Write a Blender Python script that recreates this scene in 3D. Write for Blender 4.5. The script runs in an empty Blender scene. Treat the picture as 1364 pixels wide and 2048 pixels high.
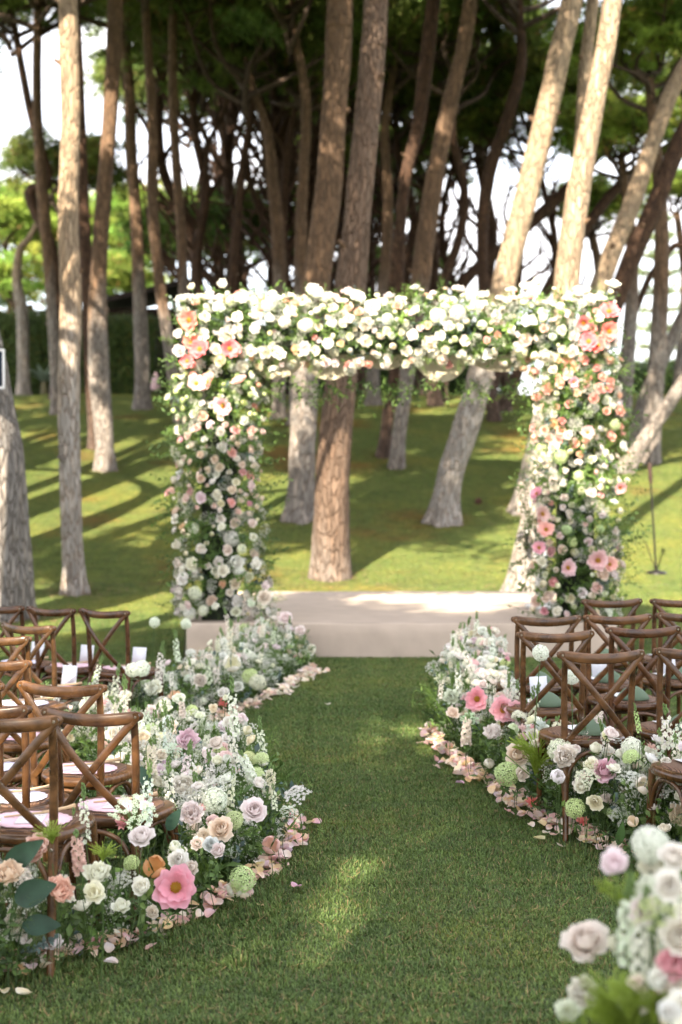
import bpy, math, random
import numpy as np
from mathutils import Vector, Matrix, noise

SC = bpy.context.scene
COL = SC.collection
R = math.radians
rs = np.random.RandomState(7)
random.seed(7)

# ------------------------------------------------------------------ camera
CAM_H, HOR, FPX = 1.72, 945.0, 2844.4
cam_d = bpy.data.cameras.new('camera')
cam = bpy.data.objects.new('camera', cam_d)
COL.objects.link(cam)
cam.location = (0, 0, CAM_H)
cam.rotation_euler = (R(90), 0, 0)
cam_d.sensor_fit = 'VERTICAL'
cam_d.sensor_height = 36
cam_d.sensor_width = 24
cam_d.lens = 50
cam_d.shift_y = -(1024 - HOR) / 2048
cam_d.clip_end = 2000
cam_d.dof.use_dof = True
cam_d.dof.focus_distance = 6.2
cam_d.dof.aperture_fstop = 2.2
SC.camera = cam

# ------------------------------------------------------------------ light
SUN_EL, SUN_AZ = 36.0, 19.0          # the light travels away from the viewer and a little to the right
L = Vector((math.sin(R(SUN_AZ)) * math.cos(R(SUN_EL)), math.cos(R(SUN_AZ)) * math.cos(R(SUN_EL)), -math.sin(R(SUN_EL))))
sun_d = bpy.data.lights.new('sun', 'SUN')
sun_d.energy = 3.7
sun_d.angle = R(0.5)
sun_d.color = (1.0, 0.88, 0.70)
sun = bpy.data.objects.new('sun', sun_d)
COL.objects.link(sun)
sun.rotation_euler = L.to_track_quat('-Z', 'Y').to_euler()
sun.location = (-10, -20, 30)

w = bpy.data.worlds.new('World')
SC.world = w
w.use_nodes = True
nt = w.node_tree
nt.nodes.clear()
out = nt.nodes.new('ShaderNodeOutputWorld')
bg = nt.nodes.new('ShaderNodeBackground')
sky = nt.nodes.new('ShaderNodeTexSky')
sky.sky_type = 'NISHITA'
sky.sun_disc = False
sky.sun_elevation = R(SUN_EL)
sky.sun_rotation = R(180 + SUN_AZ)
sky.air_density = 1.0
sky.dust_density = 1.5
sky.ozone_density = 1.0
tc = nt.nodes.new('ShaderNodeTexCoord')
mp = nt.nodes.new('ShaderNodeMapping')
mp.inputs['Scale'].default_value = (2.0, 2.0, 6.5)
cn = nt.nodes.new('ShaderNodeTexNoise')
cn.inputs['Scale'].default_value = 2.2
cn.inputs['Detail'].default_value = 6
cn.inputs['Roughness'].default_value = 0.55
cr = nt.nodes.new('ShaderNodeValToRGB')
cr.color_ramp.elements[0].position = 0.38
cr.color_ramp.elements[1].position = 0.62
mixc = nt.nodes.new('ShaderNodeMixRGB')
mixc.inputs['Color2'].default_value = (3.9, 3.8, 3.85, 1)
mulf = nt.nodes.new('ShaderNodeMath'); mulf.operation = 'MULTIPLY_ADD'; mulf.inputs[1].default_value = 0.3; mulf.inputs[2].default_value = 0.66
nt.links.new(tc.outputs['Generated'], mp.inputs['Vector'])
nt.links.new(mp.outputs['Vector'], cn.inputs['Vector'])
nt.links.new(cn.outputs['Fac'], cr.inputs['Fac'])
nt.links.new(cr.outputs['Color'], mulf.inputs[0])
nt.links.new(mulf.outputs[0], mixc.inputs['Fac'])
nt.links.new(sky.outputs['Color'], mixc.inputs['Color1'])
nt.links.new(mixc.outputs['Color'], bg.inputs['Color'])
bg.inputs['Strength'].default_value = 0.13
nt.links.new(bg.outputs['Background'], out.inputs['Surface'])

SC.view_settings.view_transform = 'Standard'
SC.view_settings.look = 'None'
SC.view_settings.gamma = 1
SC.view_settings.use_curve_mapping = False
SC.view_settings.exposure = 2.45
SC.render.engine = 'CYCLES'
SC.cycles.use_denoising = True
SC.cycles.max_bounces = 6
SC.cycles.diffuse_bounces = 3
SC.cycles.glossy_bounces = 2
SC.cycles.transmission_bounces = 3
SC.cycles.sample_clamp_indirect = 6
SC.cycles.use_adaptive_sampling = True
SC.cycles.adaptive_threshold = 0.015

# ------------------------------------------------------------------ helpers
def tag(o, label=None, cat=None, group=None, kind=None):
    if label: o['label'] = label
    if cat: o['category'] = cat
    if group: o['group'] = group
    if kind: o['kind'] = kind
    return o

def empty(name, loc, rz=0.0, label=None, cat=None, group=None):
    o = bpy.data.objects.new(name, None)
    COL.objects.link(o)
    o.location = loc
    o.rotation_euler = (0, 0, rz)
    o.empty_display_size = 0.2
    return tag(o, label, cat, group)

class G:
    """gathers vertices, quads and triangles with one colour per vertex (alpha = how far the object's own colour tints it)"""
    def __init__(s):
        s.V, s.C, s.Q, s.T, s.n = [], [], [], [], 0
    def verts(s, P, C):
        P = np.asarray(P, float).reshape(-1, 3)
        C = np.asarray(C, float)
        if C.ndim == 1:
            C = np.tile(C, (len(P), 1))
        C = C.reshape(-1, C.shape[-1])
        if C.shape[1] == 3:
            C = np.hstack([C, np.zeros((len(C), 1))])
        s.V.append(P); s.C.append(C)
        b = s.n
        s.n += len(P)
        return b
    def grid(s, P, C, closed=False):
        P = np.asarray(P, float)
        a, c = P.shape[:2]
        b = s.verts(P, C)
        I = np.arange(a * c).reshape(a, c) + b
        if closed:
            J = np.concatenate([I, I[:, :1]], 1)
        else:
            J = I
        q = np.stack([J[:-1, :-1], J[1:, :-1], J[1:, 1:], J[:-1, 1:]], -1).reshape(-1, 4)
        s.Q.append(q)
        return s
    def tube(s, pts, rad, seg, C, cap=True):
        pts = np.asarray(pts, float)
        n = len(pts)
        rad = np.broadcast_to(np.asarray(rad, float), (n,))
        t = np.gradient(pts, axis=0)
        t /= np.linalg.norm(t, axis=1)[:, None] + 1e-12
        ref = np.array([1.0, 0, 0]) if abs(t[0][0]) < 0.8 else np.array([0, 1.0, 0])
        P = np.zeros((n, seg, 3))
        ang = np.arange(seg) * 2 * np.pi / seg
        for i in range(n):
            u = ref - t[i] * np.dot(ref, t[i]); u /= np.linalg.norm(u)
            v = np.cross(t[i], u); ref = u
            P[i] = pts[i] + rad[i] * (np.cos(ang)[:, None] * u + np.sin(ang)[:, None] * v)
        if np.ndim(C) == 2:
            CC = np.repeat(np.asarray(C), seg, axis=0)
        else:
            CC = C
        s.grid(P, CC, closed=True)
        if cap:
            c1 = np.asarray(C)[0] if np.ndim(C) == 2 else C
            c2 = np.asarray(C)[-1] if np.ndim(C) == 2 else C
            for k, cc in ((0, c1), (n - 1, c2)):
                b = s.verts(np.vstack([P[k], pts[k][None]]), cc)
                i = np.arange(seg)
                s.T.append(np.stack([b + i, b + (i + 1) % seg, np.full(seg, b + seg)], -1))
        return s
    def tris(s, P, C):
        P = np.asarray(P, float).reshape(-1, 3)
        b = s.verts(P, C)
        s.T.append(np.arange(len(P)).reshape(-1, 3) + b)
        return s
    def quads(s, P, C):
        P = np.asarray(P, float).reshape(-1, 3)
        b = s.verts(P, C)
        s.Q.append(np.arange(len(P)).reshape(-1, 4) + b)
        return s
    def box(s, lo, hi, C=(1, 1, 1), bev=0.0):
        lo = np.array(lo, float); hi = np.array(hi, float)
        if bev <= 0:
            c = np.array([[lo[0] if i & 1 == 0 else hi[0], lo[1] if i & 2 == 0 else hi[1], lo[2] if i & 4 == 0 else hi[2]] for i in range(8)])
            b = s.verts(c, C)
            s.Q.append(np.array([[0, 2, 3, 1], [4, 5, 7, 6], [0, 1, 5, 4], [2, 6, 7, 3], [0, 4, 6, 2], [1, 3, 7, 5]]) + b)
        else:
            m = (lo + hi) / 2; h = (hi - lo) / 2
            pts = []
            # rounded box as 8 corners x 3 points
            for sx in (-1, 1):
                for sy in (-1, 1):
                    for sz in (-1, 1):
                        S = np.array([sx, sy, sz])
                        for ax in range(3):
                            q = h - bev; q = q.copy(); q[ax] = h[ax]
                            pts.append(m + S * q)
            b = s.verts(pts, C)
            def id(sx, sy, sz, ax): return b + (((sx > 0) * 4 + (sy > 0) * 2 + (sz > 0)) * 3 + ax)
            Q = []
            for ax in range(3):
                o1, o2 = [(1, 2), (2, 0), (0, 1)][ax]
                for sg in (-1, 1):
                    f = []
                    for a2, b2 in ((-1, -1), (1, -1), (1, 1), (-1, 1)):
                        S = [0, 0, 0]; S[ax] = sg; S[o1] = a2; S[o2] = b2
                        f.append(id(*S, ax))
                    Q.append(f if sg > 0 else f[::-1])
            for ax in range(3):      # edges parallel to ax
                o1, o2 = [(1, 2), (2, 0), (0, 1)][ax]
                for a2 in (-1, 1):
                    for b2 in (-1, 1):
                        S1 = [0, 0, 0]; S1[ax] = -1; S1[o1] = a2; S1[o2] = b2
                        S2 = list(S1); S2[ax] = 1
                        Q.append([id(*S1, o1), id(*S2, o1), id(*S2, o2), id(*S1, o2)])
            s.Q.append(np.array(Q))
            T = []
            for sx in (-1, 1):
                for sy in (-1, 1):
                    for sz in (-1, 1):
                        T.append([id(sx, sy, sz, 0), id(sx, sy, sz, 1), id(sx, sy, sz, 2)])
            s.T.append(np.array(T))
        return s
    def put(s, A, M, tint=None):
        """A = arr() of a piece, M = (k,4,4) transforms, tint (k,3) multiplies colours where alpha is set"""
        V, C, Q, T = A
        M = np.asarray(M, float)
        if M.ndim == 2: M = M[None]
        k = len(M); n = len(V)
        P = np.einsum('kij,nj->kni', M[:, :3, :3], V) + M[:, None, :3, 3]
        CC = np.tile(C[None], (k, 1, 1))
        if tint is not None:
            tint = np.asarray(tint, float).reshape(-1, 1, 3)
            a = CC[..., 3:4]
            CC[..., :3] *= (1 - a) + a * tint
        off = (np.arange(k) * n)[:, None, None] + s.n
        s.V.append(P.reshape(-1, 3)); s.C.append(CC.reshape(-1, 4))
        if len(Q): s.Q.append((Q[None] + off).reshape(-1, 4))
        if len(T): s.T.append((T[None] + off).reshape(-1, 3))
        s.n += k * n
        return s
    def arr(s):
        V = np.vstack(s.V); C = np.vstack(s.C)
        Q = np.vstack(s.Q) if s.Q else np.zeros((0, 4), int)
        T = np.vstack(s.T) if s.T else np.zeros((0, 3), int)
        return V, C, Q.astype(int), T.astype(int)
    def mesh(s, name, mat, smooth=True):
        return mesh_from(name, s.arr(), mat, smooth)

def mesh_from(name, A, mat, smooth=True):
    V, C, Q, T = A
    me = bpy.data.meshes.new(name)
    me.vertices.add(len(V))
    me.vertices.foreach_set('co', V.astype(np.float32).ravel())
    nl = Q.size + T.size
    me.loops.add(nl)
    me.loops.foreach_set('vertex_index', np.concatenate([Q.ravel(), T.ravel()]).astype(np.int32))
    nf = len(Q) + len(T)
    me.polygons.add(nf)
    ls = np.concatenate([np.arange(len(Q)) * 4, Q.size + np.arange(len(T)) * 3]).astype(np.int32)
    me.polygons.foreach_set('loop_start', ls)
    me.polygons.foreach_set('use_smooth', np.full(nf, smooth))
    at = me.color_attributes.new('Col', 'FLOAT_COLOR', 'POINT')
    at.data.foreach_set('color', C.astype(np.float32).ravel())
    me.update(calc_edges=True)
    if mat: me.materials.append(mat)
    return me

def link(name, me, parent=None, loc=None, color=None, mat4=None):
    o = bpy.data.objects.new(name, me)
    COL.objects.link(o)
    if parent is not None: o.parent = parent
    if mat4 is not None: o.matrix_basis = Matrix(mat4.tolist())
    elif loc is not None: o.location = loc
    if color is not None: o.color = (*color, 1)
    return o

def basis(loc, d, spin=0.0, sc=1.0):
    """4x4 whose z axis points along d"""
    d = np.asarray(d, float); d = d / (np.linalg.norm(d) + 1e-12)
    ref = np.array([0, 0, 1.0]) if abs(d[2]) < 0.95 else np.array([1.0, 0, 0])
    u = np.cross(ref, d); u /= np.linalg.norm(u)
    v = np.cross(d, u)
    c, s_ = math.cos(spin), math.sin(spin)
    U = c * u + s_ * v; W = -s_ * u + c * v
    sc = np.broadcast_to(np.asarray(sc, float), (3,))
    M = np.eye(4)
    M[:3, 0] = U * sc[0]; M[:3, 1] = W * sc[1]; M[:3, 2] = d * sc[2]; M[:3, 3] = loc
    return M

def bases(loc, d, spin, sc):
    return np.stack([basis(a, b, c, e) for a, b, c, e in zip(loc, d, spin, sc)])

def catmull(P, n):
    P = np.asarray(P, float)
    P = np.vstack([2 * P[0] - P[1], P, 2 * P[-1] - P[-2]])
    segs = len(P) - 3
    t = np.linspace(0, segs - 1e-6, n)
    i = t.astype(int); f = (t - i)[:, None]
    a, b, c, d = P[i], P[i + 1], P[i + 2], P[i + 3]
    return 0.5 * (2 * b + (c - a) * f + (2 * a - 5 * b + 4 * c - d) * f ** 2 + (3 * b - a - 3 * c + d) * f ** 3)

# ------------------------------------------------------------------ terrain height
_TY = [-300, 17.2, 19.0, 20.3, 24.5, 29.0, 34.0, 38.0, 41.0, 44.0, 52.0, 90.0, 900.0]
_TZ = [0, 0, .06, .22, .86, 1.72, 2.72, 3.48, 3.95, 4.1, 4.0, 1.0, -4.0]
def sstep(a, b, x):
    t = min(1, max(0, (x - a) / (b - a)))
    return t * t * (3 - 2 * t)
def hgt(x, y):
    z = 0.5 * (np.interp(y - .7, _TY, _TZ) + np.interp(y + .7, _TY, _TZ))
    z -= 0.08 * sstep(-.45, -.8, x) * sstep(4.95, 5.45, y) * (1 - sstep(12, 16, y))
    z += 0.05 * noise.noise(Vector((x * .21, y * .17, 3.1))) * sstep(16, 22, y)
    return float(z)
def PX(px, py, Y):
    """photo pixel at depth Y -> point in the place"""
    return np.array([(px - 682) * Y / FPX, Y, CAM_H - (py - HOR) * Y / FPX])
def GR(px, py, h=0.0):
    Y = (CAM_H - h) * FPX / (py - HOR)
    return np.array([(px - 682) * Y / FPX, Y])

# ------------------------------------------------------------------ materials
def newmat(name):
    m = bpy.data.materials.new(name)
    m.use_nodes = True
    n = m.node_tree
    n.nodes.clear()
    o = n.nodes.new('ShaderNodeOutputMaterial')
    return m, n, o
def N(n, t, **kw):
    x = n.nodes.new(t)
    for k, v in kw.items():
        if k in x.inputs.keys(): x.inputs[k].default_value = v
        else: setattr(x, k, v)
    return x
def ramp(n, src, stops):
    r = n.nodes.new('ShaderNodeValToRGB')
    el = r.color_ramp.elements
    while len(el) > 1: el.remove(el[-1])
    el[0].position = stops[0][0]; el[0].color = (*stops[0][1], 1)
    for p, c in stops[1:]:
        e = el.new(p); e.color = (*c, 1)
    n.links.new(src, r.inputs['Fac'])
    return r.outputs['Color']
def mixrgb(n, f, a, b, mode='MIX'):
    m = n.nodes.new('ShaderNodeMixRGB'); m.blend_type = mode
    for i, v in enumerate((f, a, b)):
        if hasattr(v, 'links') or isinstance(v, bpy.types.NodeSocket): n.links.new(v, m.inputs[i])
        else: m.inputs[i].default_value = v if i == 0 else (*v, 1)
    return m.outputs[0]
def tinted(n):
    at = N(n, 'ShaderNodeAttribute', attribute_name='Col')
    oi = N(n, 'ShaderNodeObjectInfo')
    tint = mixrgb(n, at.outputs['Alpha'], (1, 1, 1), oi.outputs['Color'])
    return mixrgb(n, 1.0, at.outputs['Color'], tint, 'MULTIPLY')
def thin(name, transl=0.3, rough=0.55, noise_amt=0.0, spec=0.3, scale=30):
    m, n, o = newmat(name)
    c = tinted(n)
    if noise_amt:
        g = N(n, 'ShaderNodeNewGeometry')
        no = N(n, 'ShaderNodeTexNoise', Scale=scale, Detail=3.0)
        n.links.new(g.outputs['Position'], no.inputs['Vector'])
        v = ramp(n, no.outputs['Fac'], [(.3, (1 - noise_amt,) * 3), (.7, (1 + noise_amt,) * 3)])
        c = mixrgb(n, 1.0, c, v, 'MULTIPLY')
    p = N(n, 'ShaderNodeBsdfPrincipled', Roughness=rough)
    p.inputs['Specular IOR Level'].default_value = spec
    t = N(n, 'ShaderNodeBsdfTranslucent')
    mx = N(n, 'ShaderNodeMixShader'); mx.inputs[0].default_value = transl
    n.links.new(c, p.inputs['Base Color']); n.links.new(c, t.inputs['Color'])
    n.links.new(p.outputs[0], mx.inputs[1]); n.links.new(t.outputs[0], mx.inputs[2])
    n.links.new(mx.outputs[0], o.inputs['Surface'])
    return m
M_PETAL = thin('petal', .38, .6, .06, .2, 60)
M_LEAF = thin('leaf', .25, .5, .2, .35, 25)
M_NEEDLE = thin('needle', .3, .6, .25, .2, .8)
M_STEM = thin('stem', .05, .6, .1, .3)

def grass_mat():
    m, n, o = newmat('grass_blades')
    c = tinted(n)
    g = N(n, 'ShaderNodeNewGeometry')
    no = N(n, 'ShaderNodeTexNoise', Scale=.55, Detail=4.0)
    n.links.new(g.outputs['Position'], no.inputs['Vector'])
    c = mixrgb(n, 1.0, c, ramp(n, no.outputs['Fac'], [(.32, (.80, .86, .80)), (.5, (1, 1, 1)), (.68, (1.3, 1.12, .95))]), 'MULTIPLY')
    sp = N(n, 'ShaderNodeSeparateXYZ'); n.links.new(g.outputs['Position'], sp.inputs[0])
    wob = N(n, 'ShaderNodeMath', operation='MULTIPLY_ADD'); wob.inputs[1].default_value = 9.0
    n.links.new(no.outputs['Fac'], wob.inputs[0]); n.links.new(sp.outputs['Y'], wob.inputs[2])
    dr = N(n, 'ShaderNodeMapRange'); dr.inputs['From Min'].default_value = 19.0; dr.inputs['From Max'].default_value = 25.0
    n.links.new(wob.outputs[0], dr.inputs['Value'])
    c = mixrgb(n, 1.0, c, mixrgb(n, dr.outputs[0], (1, 1, 1), (1.42, 1.24, 1.15)), 'MULTIPLY')  # drier rise, also lightened and yellowed to stand in for sunlight on it
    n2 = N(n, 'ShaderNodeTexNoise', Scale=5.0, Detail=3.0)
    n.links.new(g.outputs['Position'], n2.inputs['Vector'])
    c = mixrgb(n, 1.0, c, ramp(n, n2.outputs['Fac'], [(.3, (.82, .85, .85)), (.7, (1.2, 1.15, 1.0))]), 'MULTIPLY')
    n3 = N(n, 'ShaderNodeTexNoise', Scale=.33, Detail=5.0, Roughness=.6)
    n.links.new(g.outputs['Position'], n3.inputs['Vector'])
    lit = N(n, 'ShaderNodeMath', operation='MULTIPLY')  # mask for brown needle litter and bare soil patches on the rise
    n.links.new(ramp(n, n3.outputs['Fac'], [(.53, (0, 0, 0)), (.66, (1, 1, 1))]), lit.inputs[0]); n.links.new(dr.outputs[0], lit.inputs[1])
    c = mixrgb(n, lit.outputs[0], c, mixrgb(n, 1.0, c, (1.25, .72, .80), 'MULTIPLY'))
    p = N(n, 'ShaderNodeBsdfPrincipled', Roughness=.55)
    p.inputs['Specular IOR Level'].default_value = .3
    t = N(n, 'ShaderNodeBsdfTranslucent')
    mx = N(n, 'ShaderNodeMixShader'); mx.inputs[0].default_value = .3
    n.links.new(c, p.inputs['Base Color']); n.links.new(c, t.inputs['Color'])
    n.links.new(p.outputs[0], mx.inputs[1]); n.links.new(t.outputs[0], mx.inputs[2])
    n.links.new(mx.outputs[0], o.inputs['Surface'])
    return m
M_GRASS = grass_mat()

def lawn_mat():
    m, n, o = newmat('lawn_soil')
    g = N(n, 'ShaderNodeNewGeometry')
    a = N(n, 'ShaderNodeTexNoise', Scale=.5, Detail=5.0)
    b = N(n, 'ShaderNodeTexNoise', Scale=60.0, Detail=3.0)
    n.links.new(g.outputs['Position'], a.inputs['Vector']); n.links.new(g.outputs['Position'], b.inputs['Vector'])
    c1 = ramp(n, a.outputs['Fac'], [(.3, (.035, .06, .018)), (.55, (.055, .08, .022)), (.75, (.085, .085, .035))])
    c2 = ramp(n, b.outputs['Fac'], [(.35, (.6, .6, .6)), (.65, (1.3, 1.3, 1.3))])
    p = N(n, 'ShaderNodeBsdfPrincipled', Roughness=.9)
    n.links.new(mixrgb(n, 1.0, c1, c2, 'MULTIPLY'), p.inputs['Base Color'])
    bp = N(n, 'ShaderNodeBump', Strength=.6, Distance=.02)
    n.links.new(b.outputs['Fac'], bp.inputs['Height']); n.links.new(bp.outputs[0], p.inputs['Normal'])
    n.links.new(p.outputs[0], o.inputs['Surface'])
    return m
M_LAWN = lawn_mat()

def bark_mat(name, low, high, dark, wash=3.0, blend=1.2):
    m, n, o = newmat(name)
    tcn = N(n, 'ShaderNodeTexCoord')
    mp = N(n, 'ShaderNodeMapping'); mp.inputs['Scale'].default_value = (1, 1, .17)
    n.links.new(tcn.outputs['Object'], mp.inputs['Vector'])
    # wobble the coordinates so the plates do not line up
    w1 = N(n, 'ShaderNodeTexNoise', Scale=6.0, Detail=3.0)
    n.links.new(mp.outputs[0], w1.inputs['Vector'])
    vm = N(n, 'ShaderNodeVectorMath', operation='MULTIPLY_ADD')
    vm.inputs[1].default_value = (.16, .16, .10)
    n.links.new(w1.outputs['Color'], vm.inputs[0]); n.links.new(mp.outputs[0], vm.inputs[2])
    vo = N(n, 'ShaderNodeTexVoronoi', Scale=24.0, feature='DISTANCE_TO_EDGE')
    n.links.new(vm.outputs[0], vo.inputs['Vector'])
    vc = N(n, 'ShaderNodeTexVoronoi', Scale=24.0)
    n.links.new(vm.outputs[0], vc.inputs['Vector'])
    fine = N(n, 'ShaderNodeTexNoise', Scale=40.0, Detail=6.0, Roughness=.7)
    n.links.new(mp.outputs[0], fine.inputs['Vector'])
    big = N(n, 'ShaderNodeTexNoise', Scale=2.2, Detail=4.0)
    n.links.new(mp.outputs[0], big.inputs['Vector'])
    sep = N(n, 'ShaderNodeSeparateXYZ')
    n.links.new(tcn.outputs['Object'], sep.inputs[0])
    ad = N(n, 'ShaderNodeMath', operation='MULTIPLY_ADD'); ad.inputs[1].default_value = 3.2
    n.links.new(big.outputs['Fac'], ad.inputs[0]); n.links.new(sep.outputs['Z'], ad.inputs[2])
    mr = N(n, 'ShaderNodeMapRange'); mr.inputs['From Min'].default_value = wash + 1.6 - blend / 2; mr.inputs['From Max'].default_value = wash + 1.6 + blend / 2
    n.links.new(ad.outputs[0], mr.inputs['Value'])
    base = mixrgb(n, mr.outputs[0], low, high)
    pl = N(n, 'ShaderNodeSeparateColor'); n.links.new(vc.outputs['Color'], pl.inputs[0])
    var = ramp(n, pl.outputs[0], [(0, (.72, .70, .68)), (.5, (1, 1, 1)), (1, (1.25, 1.16, 1.08))])
    base = mixrgb(n, 1.0, base, var, 'MULTIPLY')
    fv = ramp(n, fine.outputs['Fac'], [(.3, (.7, .7, .7)), (.7, (1.25, 1.25, 1.25))])
    base = mixrgb(n, 1.0, base, fv, 'MULTIPLY')
    cr_ = ramp(n, vo.outputs['Distance'], [(.0, (.8, .8, .8)), (.12, (.0, .0, .0))])
    col = mixrgb(n, cr_, base, dark)
    p = N(n, 'ShaderNodeBsdfPrincipled', Roughness=.88)
    p.inputs['Specular IOR Level'].default_value = .2
    n.links.new(col, p.inputs['Base Color'])
    hh = N(n, 'ShaderNodeMath', operation='MULTIPLY_ADD'); hh.inputs[1].default_value = .35
    sm = ramp(n, vo.outputs['Distance'], [(0, (0, 0, 0)), (.16, (1, 1, 1))])
    n.links.new(fine.outputs['Fac'], hh.inputs[0]); n.links.new(sm, hh.inputs[2])
    bp = N(n, 'ShaderNodeBump', Strength=.9, Distance=.025)
    n.links.new(hh.outputs[0], bp.inputs['Height']); n.links.new(bp.outputs[0], p.inputs['Normal'])
    n.links.new(p.outputs[0], o.inputs['Surface'])
    return m
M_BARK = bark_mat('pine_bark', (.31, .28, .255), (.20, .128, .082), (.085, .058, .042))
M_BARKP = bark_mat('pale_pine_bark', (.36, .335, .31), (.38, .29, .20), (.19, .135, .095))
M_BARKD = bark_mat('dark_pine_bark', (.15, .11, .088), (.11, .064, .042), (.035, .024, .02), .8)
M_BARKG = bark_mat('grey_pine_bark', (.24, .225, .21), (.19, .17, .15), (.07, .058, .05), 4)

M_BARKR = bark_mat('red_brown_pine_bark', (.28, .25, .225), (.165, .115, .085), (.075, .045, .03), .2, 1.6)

def wood_mat(name, c1, c2, rough=.35):
    m, n, o = newmat(name)
    tcn = N(n, 'ShaderNodeTexCoord')
    oi = N(n, 'ShaderNodeObjectInfo')
    va = N(n, 'ShaderNodeVectorMath', operation='ADD')
    n.links.new(tcn.outputs['Object'], va.inputs[0]); n.links.new(oi.outputs['Random'], va.inputs[1])
    mp = N(n, 'ShaderNodeMapping'); mp.inputs['Scale'].default_value = (6, 30, 14)
    n.links.new(va.outputs[0], mp.inputs['Vector'])
    a = N(n, 'ShaderNodeTexNoise', Scale=1.6, Detail=6.0, Roughness=.6)
    n.links.new(mp.outputs[0], a.inputs['Vector'])
    b = N(n, 'ShaderNodeTexNoise', Scale=7.0, Detail=3.0)
    n.links.new(va.outputs[0], b.inputs['Vector'])
    c = ramp(n, a.outputs['Fac'], [(.3, c1), (.7, c2)])
    c = mixrgb(n, 1.0, c, ramp(n, b.outputs['Fac'], [(.3, (.6, .58, .55)), (.7, (1.35, 1.3, 1.25))]), 'MULTIPLY')
    c = mixrgb(n, 1.0, c, oi.outputs['Color'], 'MULTIPLY')
    p = N(n, 'ShaderNodeBsdfPrincipled', Roughness=rough)
    n.links.new(ramp(n, b.outputs['Fac'], [(.3, (rough - .1,) * 3), (.7, (rough + .15,) * 3)]), p.inputs['Roughness'])
    n.links.new(c, p.inputs['Base Color'])
    bp = N(n, 'ShaderNodeBump', Strength=.15, Distance=.003)
    n.links.new(a.outputs['Fac'], bp.inputs['Height']); n.links.new(bp.outputs[0], p.inputs['Normal'])
    n.links.new(p.outputs[0], o.inputs['Surface'])
    return m
M_WOOD = wood_mat('chair_wood', (.042, .020, .0085), (.145, .072, .028), .27)
def cane_mat():
    m, n, o = newmat('woven_cane')
    tcn = N(n, 'ShaderNodeTexCoord')
    def wv(rot):
        mp = N(n, 'ShaderNodeMapping'); mp.inputs['Rotation'].default_value = (0, 0, R(rot))
        n.links.new(tcn.outputs['Object'], mp.inputs['Vector'])
        x = N(n, 'ShaderNodeTexWave', Scale=38.0, Distortion=.4)
        n.links.new(mp.outputs[0], x.inputs['Vector'])
        return x.outputs['Fac']
    a, b = wv(0), wv(90)
    mu = N(n, 'ShaderNodeMath', operation='MULTIPLY'); n.links.new(a, mu.inputs[0]); n.links.new(b, mu.inputs[1])
    c = ramp(n, mu.outputs[0], [(.05, (.05, .022, .012)), (.5, (.27, .15, .088))])
    p = N(n, 'ShaderNodeBsdfPrincipled', Roughness=.6)
    n.links.new(c, p.inputs['Base Color'])
    bp = N(n, 'ShaderNodeBump', Strength=.5, Distance=.003)
    n.links.new(mu.outputs[0], bp.inputs['Height']); n.links.new(bp.outputs[0], p.inputs['Normal'])
    n.links.new(p.outputs[0], o.inputs['Surface'])
    return m
M_CANE = cane_mat()
def plain(name, c, rough=.7, metal=0.0, nz=.1, scale=8.0, bump=0.0, transl=0.0, tint=False):
    m, n, o = newmat(name)
    g = N(n, 'ShaderNodeNewGeometry')
    a = N(n, 'ShaderNodeTexNoise', Scale=scale, Detail=5.0)
    n.links.new(g.outputs['Position'], a.inputs['Vector'])
    src = tinted(n) if tint else c
    cc = mixrgb(n, 1.0, src, ramp(n, a.outputs['Fac'], [(.3, (1 - nz,) * 3), (.7, (1 + nz,) * 3)]), 'MULTIPLY')
    p = N(n, 'ShaderNodeBsdfPrincipled', Roughness=rough, Metallic=metal)
    n.links.new(cc, p.inputs['Base Color'])
    if bump:
        bp = N(n, 'ShaderNodeBump', Strength=.4, Distance=bump)
        n.links.new(a.outputs['Fac'], bp.inputs['Height']); n.links.new(bp.outputs[0], p.inputs['Normal'])
    if transl:
        t = N(n, 'ShaderNodeBsdfTranslucent'); n.links.new(cc, t.inputs['Color'])
        mx = N(n, 'ShaderNodeMixShader'); mx.inputs[0].default_value = transl
        n.links.new(p.outputs[0], mx.inputs[1]); n.links.new(t.outputs[0], mx.inputs[2])
        n.links.new(mx.outputs[0], o.inputs['Surface'])
    else:
        n.links.new(p.outputs[0], o.inputs['Surface'])
    return m
M_STAGE = plain('beige_carpet', (.46, .375, .305), .95, 0, .07, 5.0, .01)
M_CLOTH = plain('ivory_chiffon', (.56, .50, .37), .85, 0, .04, 6, 0, .25)
M_METAL = plain('dark_metal', (.03, .027, .025), .4, .6)
M_SCREW = plain('screw_metal', (.35, .3, .24), .35, .9)
M_WHITE = plain('white_paint', (.78, .78, .77), .5, 0, .03)
M_PAPER = plain('paper', (1, 1, 1), .8, 0, .02, 20, 0, .1, True)
M_HUT = plain('dark_timber', (.035, .017, .011), .8, 0, .3, 3)
M_ROOF = plain('dark_roof', (.025, .015, .012), .85, 0, .3, 3)
M_DARKB = plain('dark_blue_board', (.02, .04, .07), .3, 0, .1)
M_PINK = plain('pale_pink_fabric', (.75, .52, .56), .8, 0, .08)
M_CORE = plain('dark_foliage_core', (.018, .026, .012), .95, 0, .3, 10)

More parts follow.
